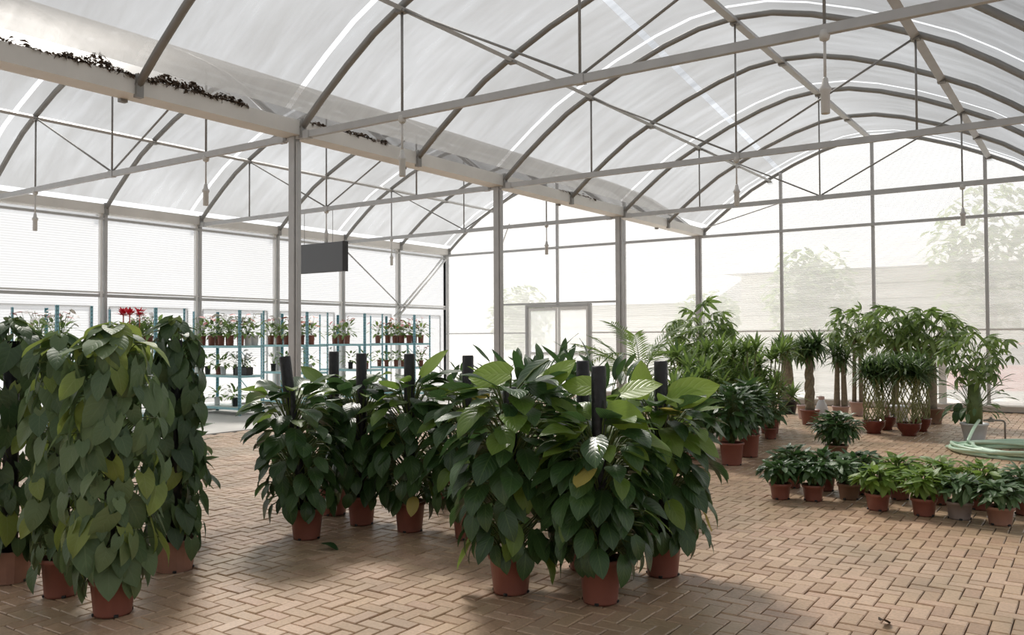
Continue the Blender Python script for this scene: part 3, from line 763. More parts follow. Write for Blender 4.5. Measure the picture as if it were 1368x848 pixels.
# dead leaves lying along the gutter lip
r = random.Random(11); m = MB()
for y0, y1, hh, n in ((2.2, 3.79, .08, 200), (3.85, 4.55, .13, 260), (4.55, 5.9, .13, 620), (6.74, 7.05, .06, 70), (7.34, 8.1, .07, 170), (12.4, 13.6, .04, 90)):
    for i in range(n):
        y = r.uniform(y0, y1); k = math.sin(PI*(y-y0)/(y1-y0))**.5*(.55+.45*math.sin(y*13)*math.sin(y*5.3+1))
        z = ZG + .004 + r.random()**1.3*hh*max(.1, k)
        a = r.uniform(0, 6.28); d = pol(a, 1, r.uniform(-.5, .5))
        m.inst(leaf_t(r.uniform(.035, .085), r.uniform(.02, .05), p_lance, bend=1.2, fold=.5, ns=2, cols=(-1, 0, 1)), frame((XG+.115+r.uniform(-.012, .015), y, z), d, (r.uniform(-1, 1), r.uniform(-1, 1), 1)))
lit = obj('leaf_litter', m.mesh('leaf_litter', 'litter'), kind='stuff', label='dead brown leaves heaped along the middle gutter at upper left', category='leaf litter')

# hanging board
t = thing('hanging_board', 'plain dark grey board hanging by two wires under the second truss', 'board', (-11.59, Y1+SP, 2.68))
m = MB(); m.bevbox((-.61, -.06, 0), (.61, .06, .53), .006); obj('panel', m.mesh('panel', 'board'), t)
m = MB(); m.bevbox((.612, -.064, -.004), (.63, .064, .534), .004); obj('side_edge', m.mesh('side_edge', 'board_edge'), t)
for x in (-.44, .30):
    m = MB(); m.tube([(x, 0, .53), (x, 0, ZT-2.68-.03)], .005, 5); obj('wire', m.mesh('wire', 'steel_dark'), t)

# ================================================================== RACKS AND THEIR PLANTS
NTH = ['first', 'second', 'third', 'fourth', 'fifth', 'sixth']
RY = [7.0, 8.72, 10.5, 12.2, 13.9, 15.6]
RX0, RX1, RD, RH = -15.08, -13.6, .6, 2.04
SH = [.15, .77, 1.35]
def rack(i):
    t = thing('plant_rack', f'teal slotted-angle plant rack at left wall, {NTH[i]} from the left', 'rack', (RX0, RY[i], 0), 0, 'teal racks along the left wall')
    W = RX1-RX0
    for x, sx in ((0, 1), (W, -1)):
        for y, sy in ((0, 1), (RD, -1)):
            m = MB(); m.uv = []
            for (ax, ay_), (bx, by) in (((x, y), (x+sx*.045, y)), ((x, y), (x, y+sy*.045))):
                nx, ny = (0, sy*.004) if ay_ == by else (sx*.004, 0)
                v = [(ax, ay_, 0), (bx, by, 0), (bx, by, RH), (ax, ay_, RH), (ax+nx, ay_+ny, 0), (bx+nx, by+ny, 0), (bx+nx, by+ny, RH), (ax+nx, ay_+ny, RH)]
                m.add(v, [(0, 1, 2, 3), (4, 7, 6, 5), (0, 4, 5, 1), (1, 5, 6, 2), (2, 6, 7, 3), (3, 7, 4, 0)], [(0, 0), (1, 0), (1, 1), (0, 1)]*2)
            obj('post', m.mesh('post', 'teal_post'), t)
    for z in SH:
        m = MB()
        m.box((.006, .006, z-.045), (W-.006, .012, z)); m.box((.006, RD-.012, z-.045), (W-.006, RD-.006, z))
        m.box((.006, .012, z-.045), (.012, RD-.012, z)); m.box((W-.012, .012, z-.045), (W-.006, RD-.012, z))
        s = obj('shelf', m.mesh('shelf', 'teal'), t)
        m = MB(); m.box((.012, .012, z-.012), (W-.012, RD-.012, z-.002)); obj('deck', m.mesh('deck', 'shelf_white'), s)
    for z in SH[1:]:
        m = MB(); m.bar((W*.45, RD-.01, z-.04), (W*.72, RD-.01, z-.36), .004, .025, (0, 1, 0)); obj('brace', m.mesh('brace', 'teal'), t)
    m = MB(); m.bevbox((W*.5-.02, RD-.03, SH[0]), (W*.5+.02, RD+.01, SH[2]-.045), .004); obj('upright', m.mesh('upright', 'teal'), t)
for i in range(6): rack(i)
def shelf_plant(x, y, z, kind, label, seed):
    r = random.Random(seed)
    nm = {'anthurium': 'potted_anthurium', 'bromeliad': 'potted_bromeliad', 'orchid': 'potted_orchid', 'foliage': 'potted_foliage_plant', 'trough': 'planter_trough', 'white': 'potted_white_flower'}[kind[0]]
    t = thing(nm, label, 'potted plant', (x, y, z), r.uniform(0, 6), 'plants on the teal racks')
    t.scale = (1.0,)*3 if kind[0] == 'trough' else ((1.6,)*3 if z > 1.2 else (1.3,)*3)
    pm = kind[1]; pr, ph = (.052, .125)
    if kind[0] == 'trough':
        m = MB(); m.bevbox((-.19, -.08, 0), (.19, .08, .16), .012); obj('pot', m.mesh('pot', 'black_pot'), t); t.rotation_euler = (0, 0, 0)
    else:
        pot_parts(t, pr, ph, .74, pm, 12, rim=.015, soil=False, feet=False)
    fo = MB(); fl_ = MB(); ph = .16 if kind[0] == 'trough' else ph
    if kind[0] == 'bromeliad':
        strap_head(fo, (0, 0, ph), 26, .22, .035, seed, .3, 1.3, .8)
        sp = MB(); sp.tube([(0, 0, ph), (0, 0, .42)], .008, 5); obj('flower_stalk', sp.mesh('flower_stalk', 'orange_flower'), t)
        strap_head(fl_, (0, 0, .36), 24, .12, .045, seed+1, .1, 1.4, .4, p_lance)
    else:
        n = {'anthurium': 26, 'orchid': 10, 'foliage': 26, 'trough': 40, 'white': 20}[kind[0]]
        for i in range(n):
            a = i*GA; u = (i+.5)/n; el = -.1+1.3*u; o = pol(a); h = ph+.02
            c = Vector((r.uniform(-.17, .17) if kind[0] == 'trough' else 0, 0, h)) + (o*math.cos(el)+Vector((0, 0, math.sin(el))))*r.uniform(.05, .16)
            fo.inst(leaf_t(r.uniform(.09, .14), .055, p_lance, bend=.6, fold=.2, ns=3, cols=(-1, 0, 1)), frame(c, o*math.cos(el)+Vector((0, 0, math.sin(el)-.3)), (0, 0, 1)))
        if kind[0] in ('anthurium', 'white', 'orchid', 'trough'):
            for i in range({'anthurium': 9, 'white': 16, 'orchid': 8, 'trough': 40}[kind[0]]):
                a = i*GA+1; o = pol(a); zz = ph+r.uniform(.12, .27); rr_ = r.uniform(.03, .13)
                c = o*rr_+Vector((r.uniform(-.16, .16) if kind[0] == 'trough' else 0, 0, zz))
                fl_.inst(leaf_t(r.uniform(.055, .085), .06, p_heart, bend=.3, fold=.15, ns=3, lobes=.15, cols=(-1, 0, 1)), frame(c, o+Vector((0, 0, r.uniform(-.6, .3))), o*.5+Vector((0, -.3, .6))))
                fo.tube([(0, 0, ph), tuple(c)], .0025, 3)
    if fo.uv is not None and len(fo.uv) < len(fo.v): fo.uv += [(.5, .5)]*(len(fo.v)-len(fo.uv))
    obj('foliage', fo.mesh('foliage', 'mixfol', True), t, kind='stuff')
    if fl_.v: obj('flowers', fl_.mesh('flowers', kind[2], True), t, kind='stuff')
A = lambda f, p='terracotta': ('anthurium', p, f)
BR = ('bromeliad', 'terracotta', 'red_flower'); FO = ('foliage', 'terracotta', None); FB = ('foliage', 'black_pot', None); WH = ('white', 'white_pot', 'white_flower'); WT = ('white', 'terracotta', 'white_flower')
FW = ('foliage', 'white_pot', None); OR = ('orchid', 'black_pot', 'white_flower'); TR = ('trough', 'black_pot', 'white_flower')
# (rack, shelf, [(x, dy, kind)])
PL = [
 (0, 2, [(-14.9, .2, A('pink_flower')), (-14.5, .2, WT), (-14.1, .22, A('pink_flower')), (-13.8, .2, WT)]),
 (1, 2, [(-14.96, .22, BR), (-14.83, .40, FO), (-14.72, .20, BR), (-14.55, .42, WT), (-14.40, .20, BR), (-14.18, .25, WT), (-13.92, .25, FO)]),
 (1, 1, [(-14.9, .2, WH), (-14.5, .25, FW), (-14.0, .2, WH)]),
 (2, 2, [(-14.98, .16, A('white_flower')), (-14.68, .16, A('pink_flower')), (-14.38, .16, A('white_flower')), (-14.09, .16, WT), (-13.75, .14, A('pink_flower')), (-13.75, .32, WH), (-13.75, .48, FW), (-14.85, .44, A('pink_flower')), (-14.5, .44, FO)]),
 (2, 1, [(-14.86, .2, ('foliage', 'black_pot', None)), (-14.58, .25, FO), (-14.36, .2, FW), (-14.1, .3, OR), (-13.85, .30, TR)]),
 (2, 0, [(-14.62, .25, FW), (-14.05, .25, FB), (-14.3, .42, FW)]),
 (3, 2, [(-14.96, .18, A('pink_flower')), (-14.68, .18, A('white_flower')), (-14.44, .18, FO), (-14.18, .2, A('orange_flower')), (-13.98, .18, A('red_flower')), (-13.76, .26, A('orange_flower')), (-14.55, .42, A('pink_flower'))]),
 (3, 1, [(-14.9, .2, OR), (-14.55, .25, FB), (-14.2, .25, OR), (-13.85, .3, FW)]),
 (4, 2, [(-14.76, .2, A('pink_flower')), (-14.55, .2, FO), (-14.38, .22, A('orange_flower'))]),
 (4, 1, [(-14.9, .25, OR), (-14.3, .25, FB), (-13.8, .25, FO)]),
 (5, 2, [(-15.0, .2, A('pink_flower')), (-14.66, .2, A('orange_flower')), (-14.42, .2, A('pink_flower')), (-14.19, .2, A('orange_flower')), (-13.95, .2, A('pink_flower')), (-13.76, .42, A('pink_flower')), (-14.5, .45, FO), (-14.0, .45, FO)]),
 (5, 1, [(-14.95, .2, FO), (-14.7, .2, FO), (-14.4, .22, FO), (-14.15, .2, FO), (-13.85, .25, FO), (-13.78, .45, A('pink_flower'))]),
]
SHN = ['bottom', 'middle', 'top']
KN = {'anthurium': '{} anthurium', 'bromeliad': 'red-spiked bromeliad', 'orchid': 'small orchid', 'foliage': 'leafy green plant', 'trough': 'trough of white flowers', 'white': 'white-flowered plant'}
CN = {'pink_flower': 'pink', 'white_flower': 'white', 'orange_flower': 'coral', 'red_flower': 'red', None: ''}
sd_ = 100
for ri, si, items in PL:
    items = sorted(items, key=lambda q: q[0]+q[1]*.5)
    n_of = {}
    for _x, _d, kind in items: n_of[kind] = n_of.get(kind, 0)+1
    seen = {}
    for x, dy, kind in items:
        sd_ += 1; seen[kind] = seen.get(kind, 0)+1
        pot = {'terracotta': 'terracotta pot', 'black_pot': 'black pot', 'white_pot': 'white pot'}[kind[1]]
        nth = '' if n_of[kind] == 1 else NTH[seen[kind]-1] + ' '
        shelf_plant(x, RY[ri]+dy, SH[si]+.0, kind, f'{nth}{KN[kind[0]].format(CN[kind[2]])} in {pot}, {SHN[si]} shelf, {NTH[ri]} teal rack', sd_)

# ================================================================== FOREGROUND PLANTS
def away(x, y, r=.1):
    v = Vector((x, y)); return v + v.normalized()*r
def put(fn, x, y, *a, r=.1, **k):
    p = away(x, y, r); return fn(p.x, p.y, *a, **k)
put(heart_column, -5.50, 2.56, 'heart-leaved climber at the left edge in a dusty pot, pot farthest left', 1.60, .27, 230, 21, mat='terracotta_dust', pot_h=.20, pot_r=.135, hearts=HEART_D, young=.08)
put(heart_column, -4.94, 2.58, 'heart-leaved climber between two others, in the narrow terracotta pot second from left', 1.50, .22, 190, 22, pot_h=.225, pot_r=.115)
put(heart_column, -4.37, 2.56, 'largest pale heart-leaved climber, closest at the left, over a low terracotta pot', 1.54, .285, 280, 23, pot_h=.20, pot_r=.125, trail=16, size=.17)
put(heart_column, -4.88, 3.27, 'slim dark heart-leaved column with a big round top leaf, right of the left group', 1.60, .205, 210, 24, mat='terracotta_dust', pot_h=.205, pot_r=.145, trail=16, hearts=HEART_D, young=.05)
put(broad_climber, -4.83, 4.33, 'broad-leaved climber with a crooked black pole, leftmost of the middle group', 1.12, .36, 140, 31, pole=1.36, lean=(-.13, -.10), young=.12)
put(broad_climber, -4.83, 4.90, 'broad-leaved climber third pole from left in the middle group', 1.12, .34, 130, 32, pole=1.37, pot_r=.12, young=.12)
put(broad_climber, -4.35, 4.93, 'broad-leaved climber whose pole stands clear with large leaves at its right', 1.16, .34, 135, 33, pole=1.37, pot_r=.125, young=.14,
    heroes=[((.10, .06, 1.12), (.75, .45, .75), (-.5, -.45, .75), .34, False), ((.12, 0, 1.20), (.6, .4, .9), (-.3, -.8, .6), .30, True)])
put(broad_climber, -5.30, 5.05, 'broad-leaved climber at the back of the middle group, second pole from left', 1.12, .34, 120, 34, pole=1.38, young=.12)
put(broad_climber, -3.83, 4.99, 'broad-leaved climber with a low black pole behind the big yellow-green leaf', 1.12, .34, 130, 35, pole=1.36, young=.12)
put(broad_climber, -2.81, 4.06, 'broad-leaved climber in front with a huge round yellow-green leaf at its top left', 1.24, .37, 185, 36, pole=1.20, pot_h=.225, pot_r=.135, young=.16,
    heroes=[((.02, -.02, 1.28), (-.95, -.25, .0), (.15, -.75, .65), .30, True), ((.20, .12, 1.36), (-.62, -.5, -.5), (-.3, -.6, .7), .36, False), ((.10, .0, 1.22), (.75, .45, -.25), (.1, -.5, .9), .30, False),
            ((.16, .12, 1.20), (.5, .3, .6), (-.2, -.9, .4), .26, True), ((-.02, -.05, 1.08), (-.8, -.5, -.4), (-.2, -.4, .9), .30, False)])
put(broad_climber, -2.29, 4.18, 'broad-leaved climber front right over a clean terracotta pot, tall black pole in its middle', 1.02, .37, 185, 37, pole=1.33, pot_h=.25, pot_r=.128, young=.22,
    heroes=[((.08, -.05, 1.10), (.75, .3, -.35), (.1, -.7, .6), .27, True), ((-.06, -.06, 1.0), (-.7, -.5, -.5), (-.2, -.6, .8), .28, True), ((.10, .08, 1.17), (.5, .2, .2), (0, -.6, .8), .25, True), ((-.05, .1, 1.2), (-.9, -.4, .15), (0, -.7, .7), .24, True)])
put(broad_climber, -2.23, 4.87, 'broad-leaved climber at the right end with tall leaves beside its black pole', 1.08, .36, 165, 38, pole=1.34, pot_r=.125, young=.18,
    heroes=[((.06, 0, 1.12), (.85, .50, .32), (-.1, -.75, .5), .34, True), ((-.10, -.05, 1.10), (-.15, 0, 1), (-.2, -1, .1), .26, True), ((.06, -.02, 1.10), (.55, .2, .1), (-.3, -.8, .5), .26, True), ((.15, .05, 1.02), (.9, .5, -.25), (0, -.3, 1), .30, False)])
put(broad_climber, -2.70, 4.72, 'broad-leaved climber hidden between the front pair, its pole just left of theirs', 1.02, .34, 110, 39, pole=1.34, pot_r=.12, young=.2)

def bush_plant(name, label, x, y, H, R, n, meshes, size, seed, pot_r, pot_h, mat='terracotta', group=None, low=-.2, core=.3, r=.1):
    p = away(x, y, r)
    t = thing(name, label, 'potted plant', (p.x, p.y, 0), seed*.7, group)
    pot_parts(t, pot_r, pot_h, .76, mat, 20)
    if meshes in (BROAD, BROAD_S, LANCE_F): shrub(t, pot_h, H, R, n, meshes, size, seed)
    else: leafy_bush(t, pot_h, H, R, n, meshes, size, seed, low, core)
    return t
# leafy plants behind the broad-leaved group
bush_plant('potted_peace_lily', 'dark pointed-leaf plant rising behind the large yellow-green leaf', -4.22, 6.32, 1.38, .40, 110, LANCE, .30, 41, .14, .25, core=.4, low=.0)
bush_plant('potted_peace_lily', 'dark pointed-leaf plant behind the front pair, right beside the steel column', -4.15, 6.75, 1.34, .38, 90, LANCE, .28, 42, .14, .25, core=.4, low=.0)
bush_plant('potted_peace_lily', 'dark pointed-leaf plant behind the black pole in front of the double door', -3.57, 6.53, 1.34, .40, 100, LANCE, .28, 43, .14, .25, core=.4, low=.0)
bush_plant('potted_low_shrub', 'low dark shrub filling the gap left of the low black pole', -4.83, 5.95, 1.16, .38, 90, LANCE, .20, 44, .13, .22, low=-.3)
bush_plant('potted_low_shrub', 'low shrub behind the gap, right of the last teal rack', -5.10, 6.9, 1.18, .42, 90, LANCE, .18, 45, .13, .22, low=-.3)
bush_plant('potted_low_shrub', 'dark lance-leaved plant whose leaves stick out right of the slim heart-leaved column', -5.66, 3.80, .98, .37, 80, BROAD, .27, 46, .13, .22, low=-.5, r=.05)
# potted shrubs at the middle right
bush_plant('potted_shrub', 'dense dark shrub in a tall terracotta pot at the front of the green mass', -3.48, 9.51, 1.00, .38, 190, BROAD, .19, 51, .145, .26, low=-.1, core=.35)
bush_plant('potted_shrub', 'dark shrub in a terracotta pot just behind and right of the dense dark one', -3.53, 10.26, 1.02, .36, 170, BROAD, .19, 52, .13, .28, low=-.1, core=.35)
bush_plant('potted_shrub', 'small leafy shrub in a little terracotta pot farther back along the aisle', -3.88, 12.19, .72, .34, 100, BROAD_S, .17, 53, .10, .16, low=-.1, core=.35)
bush_plant('potted_shrub', 'round dark shrub standing alone behind the low pot rows', -2.67, 10.97, .60, .38, 220, BROAD, .165, 54, .14, .13, 'brown_pot', low=-.15, core=.3)

# low rows of small pots
ROW = [(-2.39, 7.77, BROAD, 'terracotta', .40), (-2.12, 7.85, BROAD, 'terracotta', .40), (-1.87, 8.10, BROAD_S, 'brown_pot', .40), (-1.55, 7.72, LANCE_F, 'terracotta', .42), (-1.19, 7.70, LANCE_F, 'terracotta', .43), (-.93, 7.70, BROAD_S, 'grey_pot', .40), (-.64, 7.64, BROAD_S, 'terracotta_dust', .38)]
RL = ['small dark plant in a terracotta pot, left end of the front row', 'small dark plant in a wider terracotta pot, second in the front row', 'small plant in a shaded brown pot, third in the front row', 'small fresh yellow-green plant in a terracotta pot, middle of the front row',
      'brightest yellow-green small plant, fifth in the front row', 'small silvery-green plant in a grey weathered pot, sixth in the front row', 'small silvery plant in a dusty pot, right end of the front row']
for i, (x, y, ms, mt, H) in enumerate(ROW):
    bush_plant('small_potted_plant', RL[i], x, y, H, .25, 96, ms, .15, 60+i, .10 if i < 2 else .105, .145, mat=mt, group='low front row of small pots', low=-.45, core=.3, r=.08)
BK = [(-2.50, 8.5, BROAD), (-2.18, 8.5, BROAD), (-1.86, 8.5, BROAD), (-1.50, 8.42, LANCE_F), (-1.17, 8.38, LANCE_F), (-.84, 8.3, LANCE_F), (-.50, 8.25, BROAD_S)]
for i, (x, y, ms) in enumerate(BK):
    bush_plant('small_potted_plant', f'small leafy plant in the back row of low pots, {NTH[i] if i < 6 else "seventh"} from the left', x, y, .46, .27, 84, ms, .155, 70+i, .10, .145, group='low back row of small pots', low=-.35, core=.3, r=.0)

# ------------------------------------------------ tall plants at the back right
def trunk_tree(name, label, x, y, H, seed, pot_r, pot_h, mat, trunks, crown, cr=None, head=None, pot_facet=0.0, braid=False, trunk_r=.03, tz=None):
    p = away(x, y, pot_r); r = random.Random(seed)
    t = thing(name, label, 'potted tree', (p.x, p.y, 0), seed*.3)
    pot_parts(t, pot_r, pot_h, .72, mat, 20, facet=pot_facet)
    tz = tz or H*.68
    for k in range(trunks):
        a0 = 2*PI*k/max(1, trunks)
        pts = []; rr = []
        for i in range(13):
            u = i/12; z = pot_h-.03 + (tz-pot_h+.03)*u
            if braid: q = pol(a0+u*9, .028+.012*math.sin(u*3), z)
            elif trunks > 1: q = pol(a0, pot_r*.45*(1-.3*u), z)
            else: q = Vector((math.sin(u*4+seed)*.02, math.cos(u*3+seed)*.015, z))
            pts.append(tuple(q)); rr.append(trunk_r*(1.25-.45*u))
        m = MB(); m.tube(pts, rr, 8); obj('trunk', m.mesh('trunk', 'bark', True), t)
    if crown: palmate_crown(t, (0, 0, crown[0]), crown[1], crown[2], crown[3], crown[4], seed)
    if head:
        m = MB()
        for j in range(head[1]):
            c = pol(j*GA, head[2]*math.sqrt(j/max(1, head[1])), head[0]+r.uniform(-.12, .12)); strap_head(m, tuple(c), head[3], head[4], head[5], seed+j)
        obj('foliage', m.mesh('foliage', 'strap', True), t, kind='stuff')
    return t
def woven_bamboo(label, x, y, H, seed, pot_r, pot_h, mat, Rw=.13):
    p = away(x, y, pot_r); r = random.Random(seed)
    t = thing('woven_lucky_bamboo', label, 'potted plant', (p.x, p.y, 0), seed*.3)
    b = MB(); b.lathe([(pot_r*.55, 0), (pot_r*.62, .0), (pot_r*.6, .03), (pot_r*.95, pot_h*.55), (pot_r, pot_h*.9), (pot_r*1.06, pot_h), (pot_r*.95, pot_h), (pot_r*.9, pot_h-.03)], 22)
    obj('pot', b.mesh('pot', mat, True), t)
    s = MB(); s.add([(0, 0, pot_h-.01)]+[tuple(pol(2*PI*i/16, pot_r*.93, pot_h-.02)) for i in range(16)], [(0, i+1, (i+1) % 16+1) for i in range(16)]); obj('soil', s.mesh('soil', 'soil'), t)
    m = MB(); top = H*.66
    for k in range(22):
        sg = 1 if k % 2 else -1; a0 = 2*PI*k/22 + .1*math.sin(k*5)
        pts = [tuple(pol(a0+sg*u*(2.3+.5*math.sin(k*3)), Rw*(1+.10*math.sin(u*20+k)), pot_h-.02+(top-pot_h)*u)) for u in [i/16 for i in range(17)]]
        m.tube(pts, .0075, 5)
    obj('woven_stalks', m.mesh('woven_stalks', 'green_stalk', True), t, kind='stuff')
    m = MB()
    for j in range(20):
        c = pol(j*GA, Rw*(.5+1.0*r.random()), top+r.uniform(-.08, .16)); strap_head(m, tuple(c), 18, .33, .034, seed+j, -.5, 1.35, .8, p_lance)
    obj('foliage', m.mesh('foliage', 'strap', True), t, kind='stuff')
    return t
trunk_tree('potted_thick_trunk_tree', 'single thick-trunked potted tree with a tuft of leaves at the aisle end', -4.85, 16.28, 1.50, 81, .20, .25, 'black_pot', 1, None, head=(1.22, 9, .18, 22, .34, .05), trunk_r=.10, tz=1.15)
t = trunk_tree('potted_braided_tree', 'braided-trunk potted tree with dark spiky head, left of the small lone shrub', -3.94, 14.45, 1.53, 82, .165, .25, 'terracotta', 3, None, head=(1.25, 10, .2, 26, .36, .045), braid=True, trunk_r=.045, tz=1.15)
trunk_tree('potted_money_tree', 'slim double-trunk money tree in a faded pink pot', -3.63, 16.49, 1.98, 83, .15, .26, 'pink_pot', 2, (1.62, .48, .42, 55, .40), trunk_r=.035, tz=1.5)
trunk_tree('potted_spiky_tree', 'narrow potted tree with grassy dark head in front of the money tree', -3.72, 15.6, 1.45, 84, .15, .24, 'pink_pot', 2, None, head=(1.12, 8, .2, 26, .36, .035), trunk_r=.045, tz=1.05)
woven_bamboo('woven lucky bamboo in a red glazed bowl, left of the four', -2.78, 13.64, 1.34, 85, .165, .20, 'red_glaze', .135)
woven_bamboo('woven lucky bamboo in a dark red pot behind the left bowl', -2.73, 14.28, 1.36, 86, .15, .21, 'red_glaze', .13)
woven_bamboo('woven lucky bamboo with the widest lattice, in the front red glazed pot', -2.29, 13.61, 1.40, 87, .17, .19, 'red_glaze', .15)
woven_bamboo('woven lucky bamboo mostly hidden behind the widest lattice', -2.24, 14.33, 1.42, 88, .15, .20, 'red_glaze', .12)
trunk_tree('potted_money_tree', 'money tree with one brown trunk in a brown pot, right behind the woven bamboos', -2.26, 15.62, 1.92, 89, .185, .26, 'brown_pot', 1, (1.55, .50, .42, 60, .42), trunk_r=.06, tz=1.3)
trunk_tree('potted_money_tree', 'tall money tree rising behind the woven bamboos', -2.85, 15.7, 1.98, 90, .17, .26, 'brown_pot', 2, (1.62, .55, .42, 60, .42), trunk_r=.04, tz=1.4)
# white bucket with mossy pole and two kinds of leaves
p = away(-1.42, 13.43, .15)
t = thing('bucket_planter', 'white bucket planter holding a thick mossy trunk and a leafy crown', 'potted tree', (p.x, p.y, 0))
pot_parts(t, .185, .25, .70, 'white_pot', 24, feet=False)
m = MB(); m.tube([(0, 0, .2), (.01, 0, .5), (0, .01, .8)], [.105, .10, .07], 10); obj('trunk', m.mesh('trunk', 'stem', True), t)
palmate_crown(t, (.03, 0, 1.20), .44, .36, 46, .36, 91)
leafy_bush(t, .45, 1.02, .40, 60, LANCE_S, .20, 92, low=-.3, core=.3)
for k, (dx, dz) in enumerate(((-.17, .42), (-.19, .33), (-.12, .36))): obj('leaf', OVAL[k], t, frame((dx, -.06, dz+.1), (-.3, -.3, -1), (-.4, -.8, .3), .22))

# palms and mixed tall plants left of the aisle
def frond_mesh(seed, Ln=1.0):
    r = random.Random(seed); m = MB(); m.uv = []
    pts = []
    for i in range(9):
        u = i/8; pts.append((0, Ln*math.sin(u*1.0)/1.0, Ln*(math.cos(u*1.0)-1)))
    m.tube(pts, [.009*(1-.7*i/8) for i in range(9)], 4)
    for i in range(16):
        u = .22+.78*i/15
        c = (0, Ln*math.sin(u), Ln*(math.cos(u)-1))
        for s in (-1, 1):
            T = frame(c, (s*.8, .75, -.25+r.uniform(-.15, .1)), (0, .2, 1), 1)
            m.inst(leaf_t(Ln*.34*(1-.55*abs(u-.45)), .030, p_lance, bend=.6, fold=.2, ns=2, cols=(-1, 0, 1)), T)
    return m.mesh('frond', 'frond', True)
FROND = [frond_mesh(i) for i in range(3)]
def palm(label, x, y, H, seed, n=15, size=.85):
    r = random.Random(seed)
    t = thing('potted_palm', label, 'potted palm', (x, y, 0), seed)
    pot_parts(t, .16, .26, .76, 'terracotta', 20)
    for k in range(5):
        m = MB(); q = pol(k*1.3, .06); m.tube([tuple(q+Vector((0, 0, .22))), tuple(q*1.6+Vector((0, 0, H*.55)))], [.016, .011], 6); obj('cane', m.mesh('cane', 'green_stalk', True), t)
    for i in range(n):
        a = i*GA; u = (i+.5)/n; o = pol(a); el = .25+1.15*u
        pos = o*.09+Vector((0, 0, H*.40+H*.22*r.random()))
        obj('frond', FROND[i % 3], t, frame(pos, o*math.cos(el)+Vector((0, 0, math.sin(el))), Vector((0, 0, 1))-o*math.sin(el)*.8+o*.2, size*r.uniform(.75, 1.1)*H/1.7))
palm('feathery palm at the left end of the green mass, behind the right end climber', -5.35, 11.0, 1.95, 101, 18)
palm('feathery palm deep in the green mass, behind the first palm', -5.1, 12.6, 1.66, 102, 16)
trunk_tree('potted_money_tree', 'money tree topping the green mass beside the last steel column', -5.35, 13.3, 1.95, 103, .17, .26, 'terracotta', 1, (1.60, .52, .38, 55, .42), trunk_r=.05, tz=1.3)
def cane_plant(label, x, y, H, seed, heads=18, spread=.42, Ln=.32, W=.058):
    t = thing('potted_cane_plant', label, 'potted plant', (x, y, 0), seed)
    r = random.Random(seed)
    pot_parts(t, .16, .26, .76, 'terracotta', 20)
    m = MB()
    for j in range(heads):
        c = pol(j*GA, spread*math.sqrt((j+.5)/heads), H*(.32+.50*((j*7)%heads)/heads+.05*r.random())); strap_head(m, tuple(c), 22, Ln, W, seed*7+j, -.2, 1.45, .6, p_lance)
        s = MB(); s.tube([tuple(pol(j*GA, .07, .22)), tuple(c)], .011, 5); obj('cane', s.mesh('cane', 'green_stalk', True), t)
    obj('foliage', m.mesh('foliage', 'frond', True), t, kind='stuff')
cane_plant('bushy upright cane plant in the middle of the green mass', -4.5, 10.9, 1.46, 111)
cane_plant('bushy upright cane plant behind the dense dark shrub', -4.30, 11.6, 1.55, 112)
cane_plant('tall upright cane plant at the right part of the green mass', -4.25, 12.3, 1.60, 113)
cane_plant('upright cane plant at the right end of the green mass beside the aisle', -4.15, 13.0, 1.56, 114)
cane_plant('shorter upright cane plant in front of the palms', -4.35, 10.0, 1.28, 115)
cane_plant('upright cane plant at the rear of the green mass', -5.0, 13.9, 1.62, 116)
bush_plant('potted_shrub', 'dark shrub between the dense dark shrub and the right end climber', -3.95, 9.7, 1.0, .36, 170, BROAD, .19, 55, .14, .25, low=-.1, core=.35)
bush_plant('potted_shrub', 'shrub at the aisle side behind the two terracotta-potted dark shrubs', -3.85, 11.2, .95, .36, 150, BROAD_S, .19, 56, .14, .25, low=-.1, core=.35)

# ------------------------------------------------ small things at the back right
def ring_path(cx, cy, rx, ry, z, n=40, ph=0.0, tilt=0.0):
    return [(cx+rx*math.cos(2*PI*i/n+ph), cy+ry*math.sin(2*PI*i/n+ph), z+tilt*math.sin(2*PI*i/n*2+ph)) for i in range(n)]
r = random.Random(5); m = MB(); pts = []
hx, hy = -.80, 12.35
for k in range(9):
    for i in range(36):
        a = 2*PI*i/36; q = (k+i/36)
        jx, jy = r.uniform(-.004, .004), r.uniform(-.004, .004)
        rx = .78+.09*math.sin(q*2.1)-.02*k; ry = .60+.10*math.cos(q*1.7)
        pts.append((hx+.07*math.sin(k*2.4)+rx*math.cos(a+PI)+jx, hy+.07*math.cos(k*1.9)+ry*math.sin(a+PI)+jy, .022+.009*k+.012*math.sin(a*3+k)))
last = Vector(pts[-1]); tapend = Vector((-1.36, 13.45, .30))
for i in range(1, 15):
    u = i/14; q = last.lerp(tapend, u); q.z = .12+(.30-.12)*u**1.5 + .05*math.sin(u*PI); pts.append(tuple(q))
m.tube(pts, .021, 7)
hose = obj('garden_hose', m.mesh('garden_hose', 'hose', True), label='pale green hose coiled on the bricks at the right edge', category='hose')
t = thing('standpipe_tap', 'thin grey standpipe tap bent over beside the white bucket', 'tap', (-1.06, 13.60, 0))
m = MB(); m.tube([(0, 0, 0), (0, 0, .27), (-.02, -.01, .295), (-.05, -.02, .30), (-.25, -.12, .30)], .013, 8); obj('pipe', m.mesh('pipe', 'tap', True), t)
m = MB(); m.bevbox((-.20, -.13, .28), (-.12, -.06, .325), .008); m.bevbox((-.175, -.11, .325), (-.145, -.08, .35), .004); obj('valve', m.mesh('valve', 'tap'), t)
m = MB(); m.lathe([(.04, 0), (.04, .006), (.02, .012)], 12); obj('base_flange', m.mesh('base_flange', 'tap'), t)
p = away(-4.19, 16.15, .08)
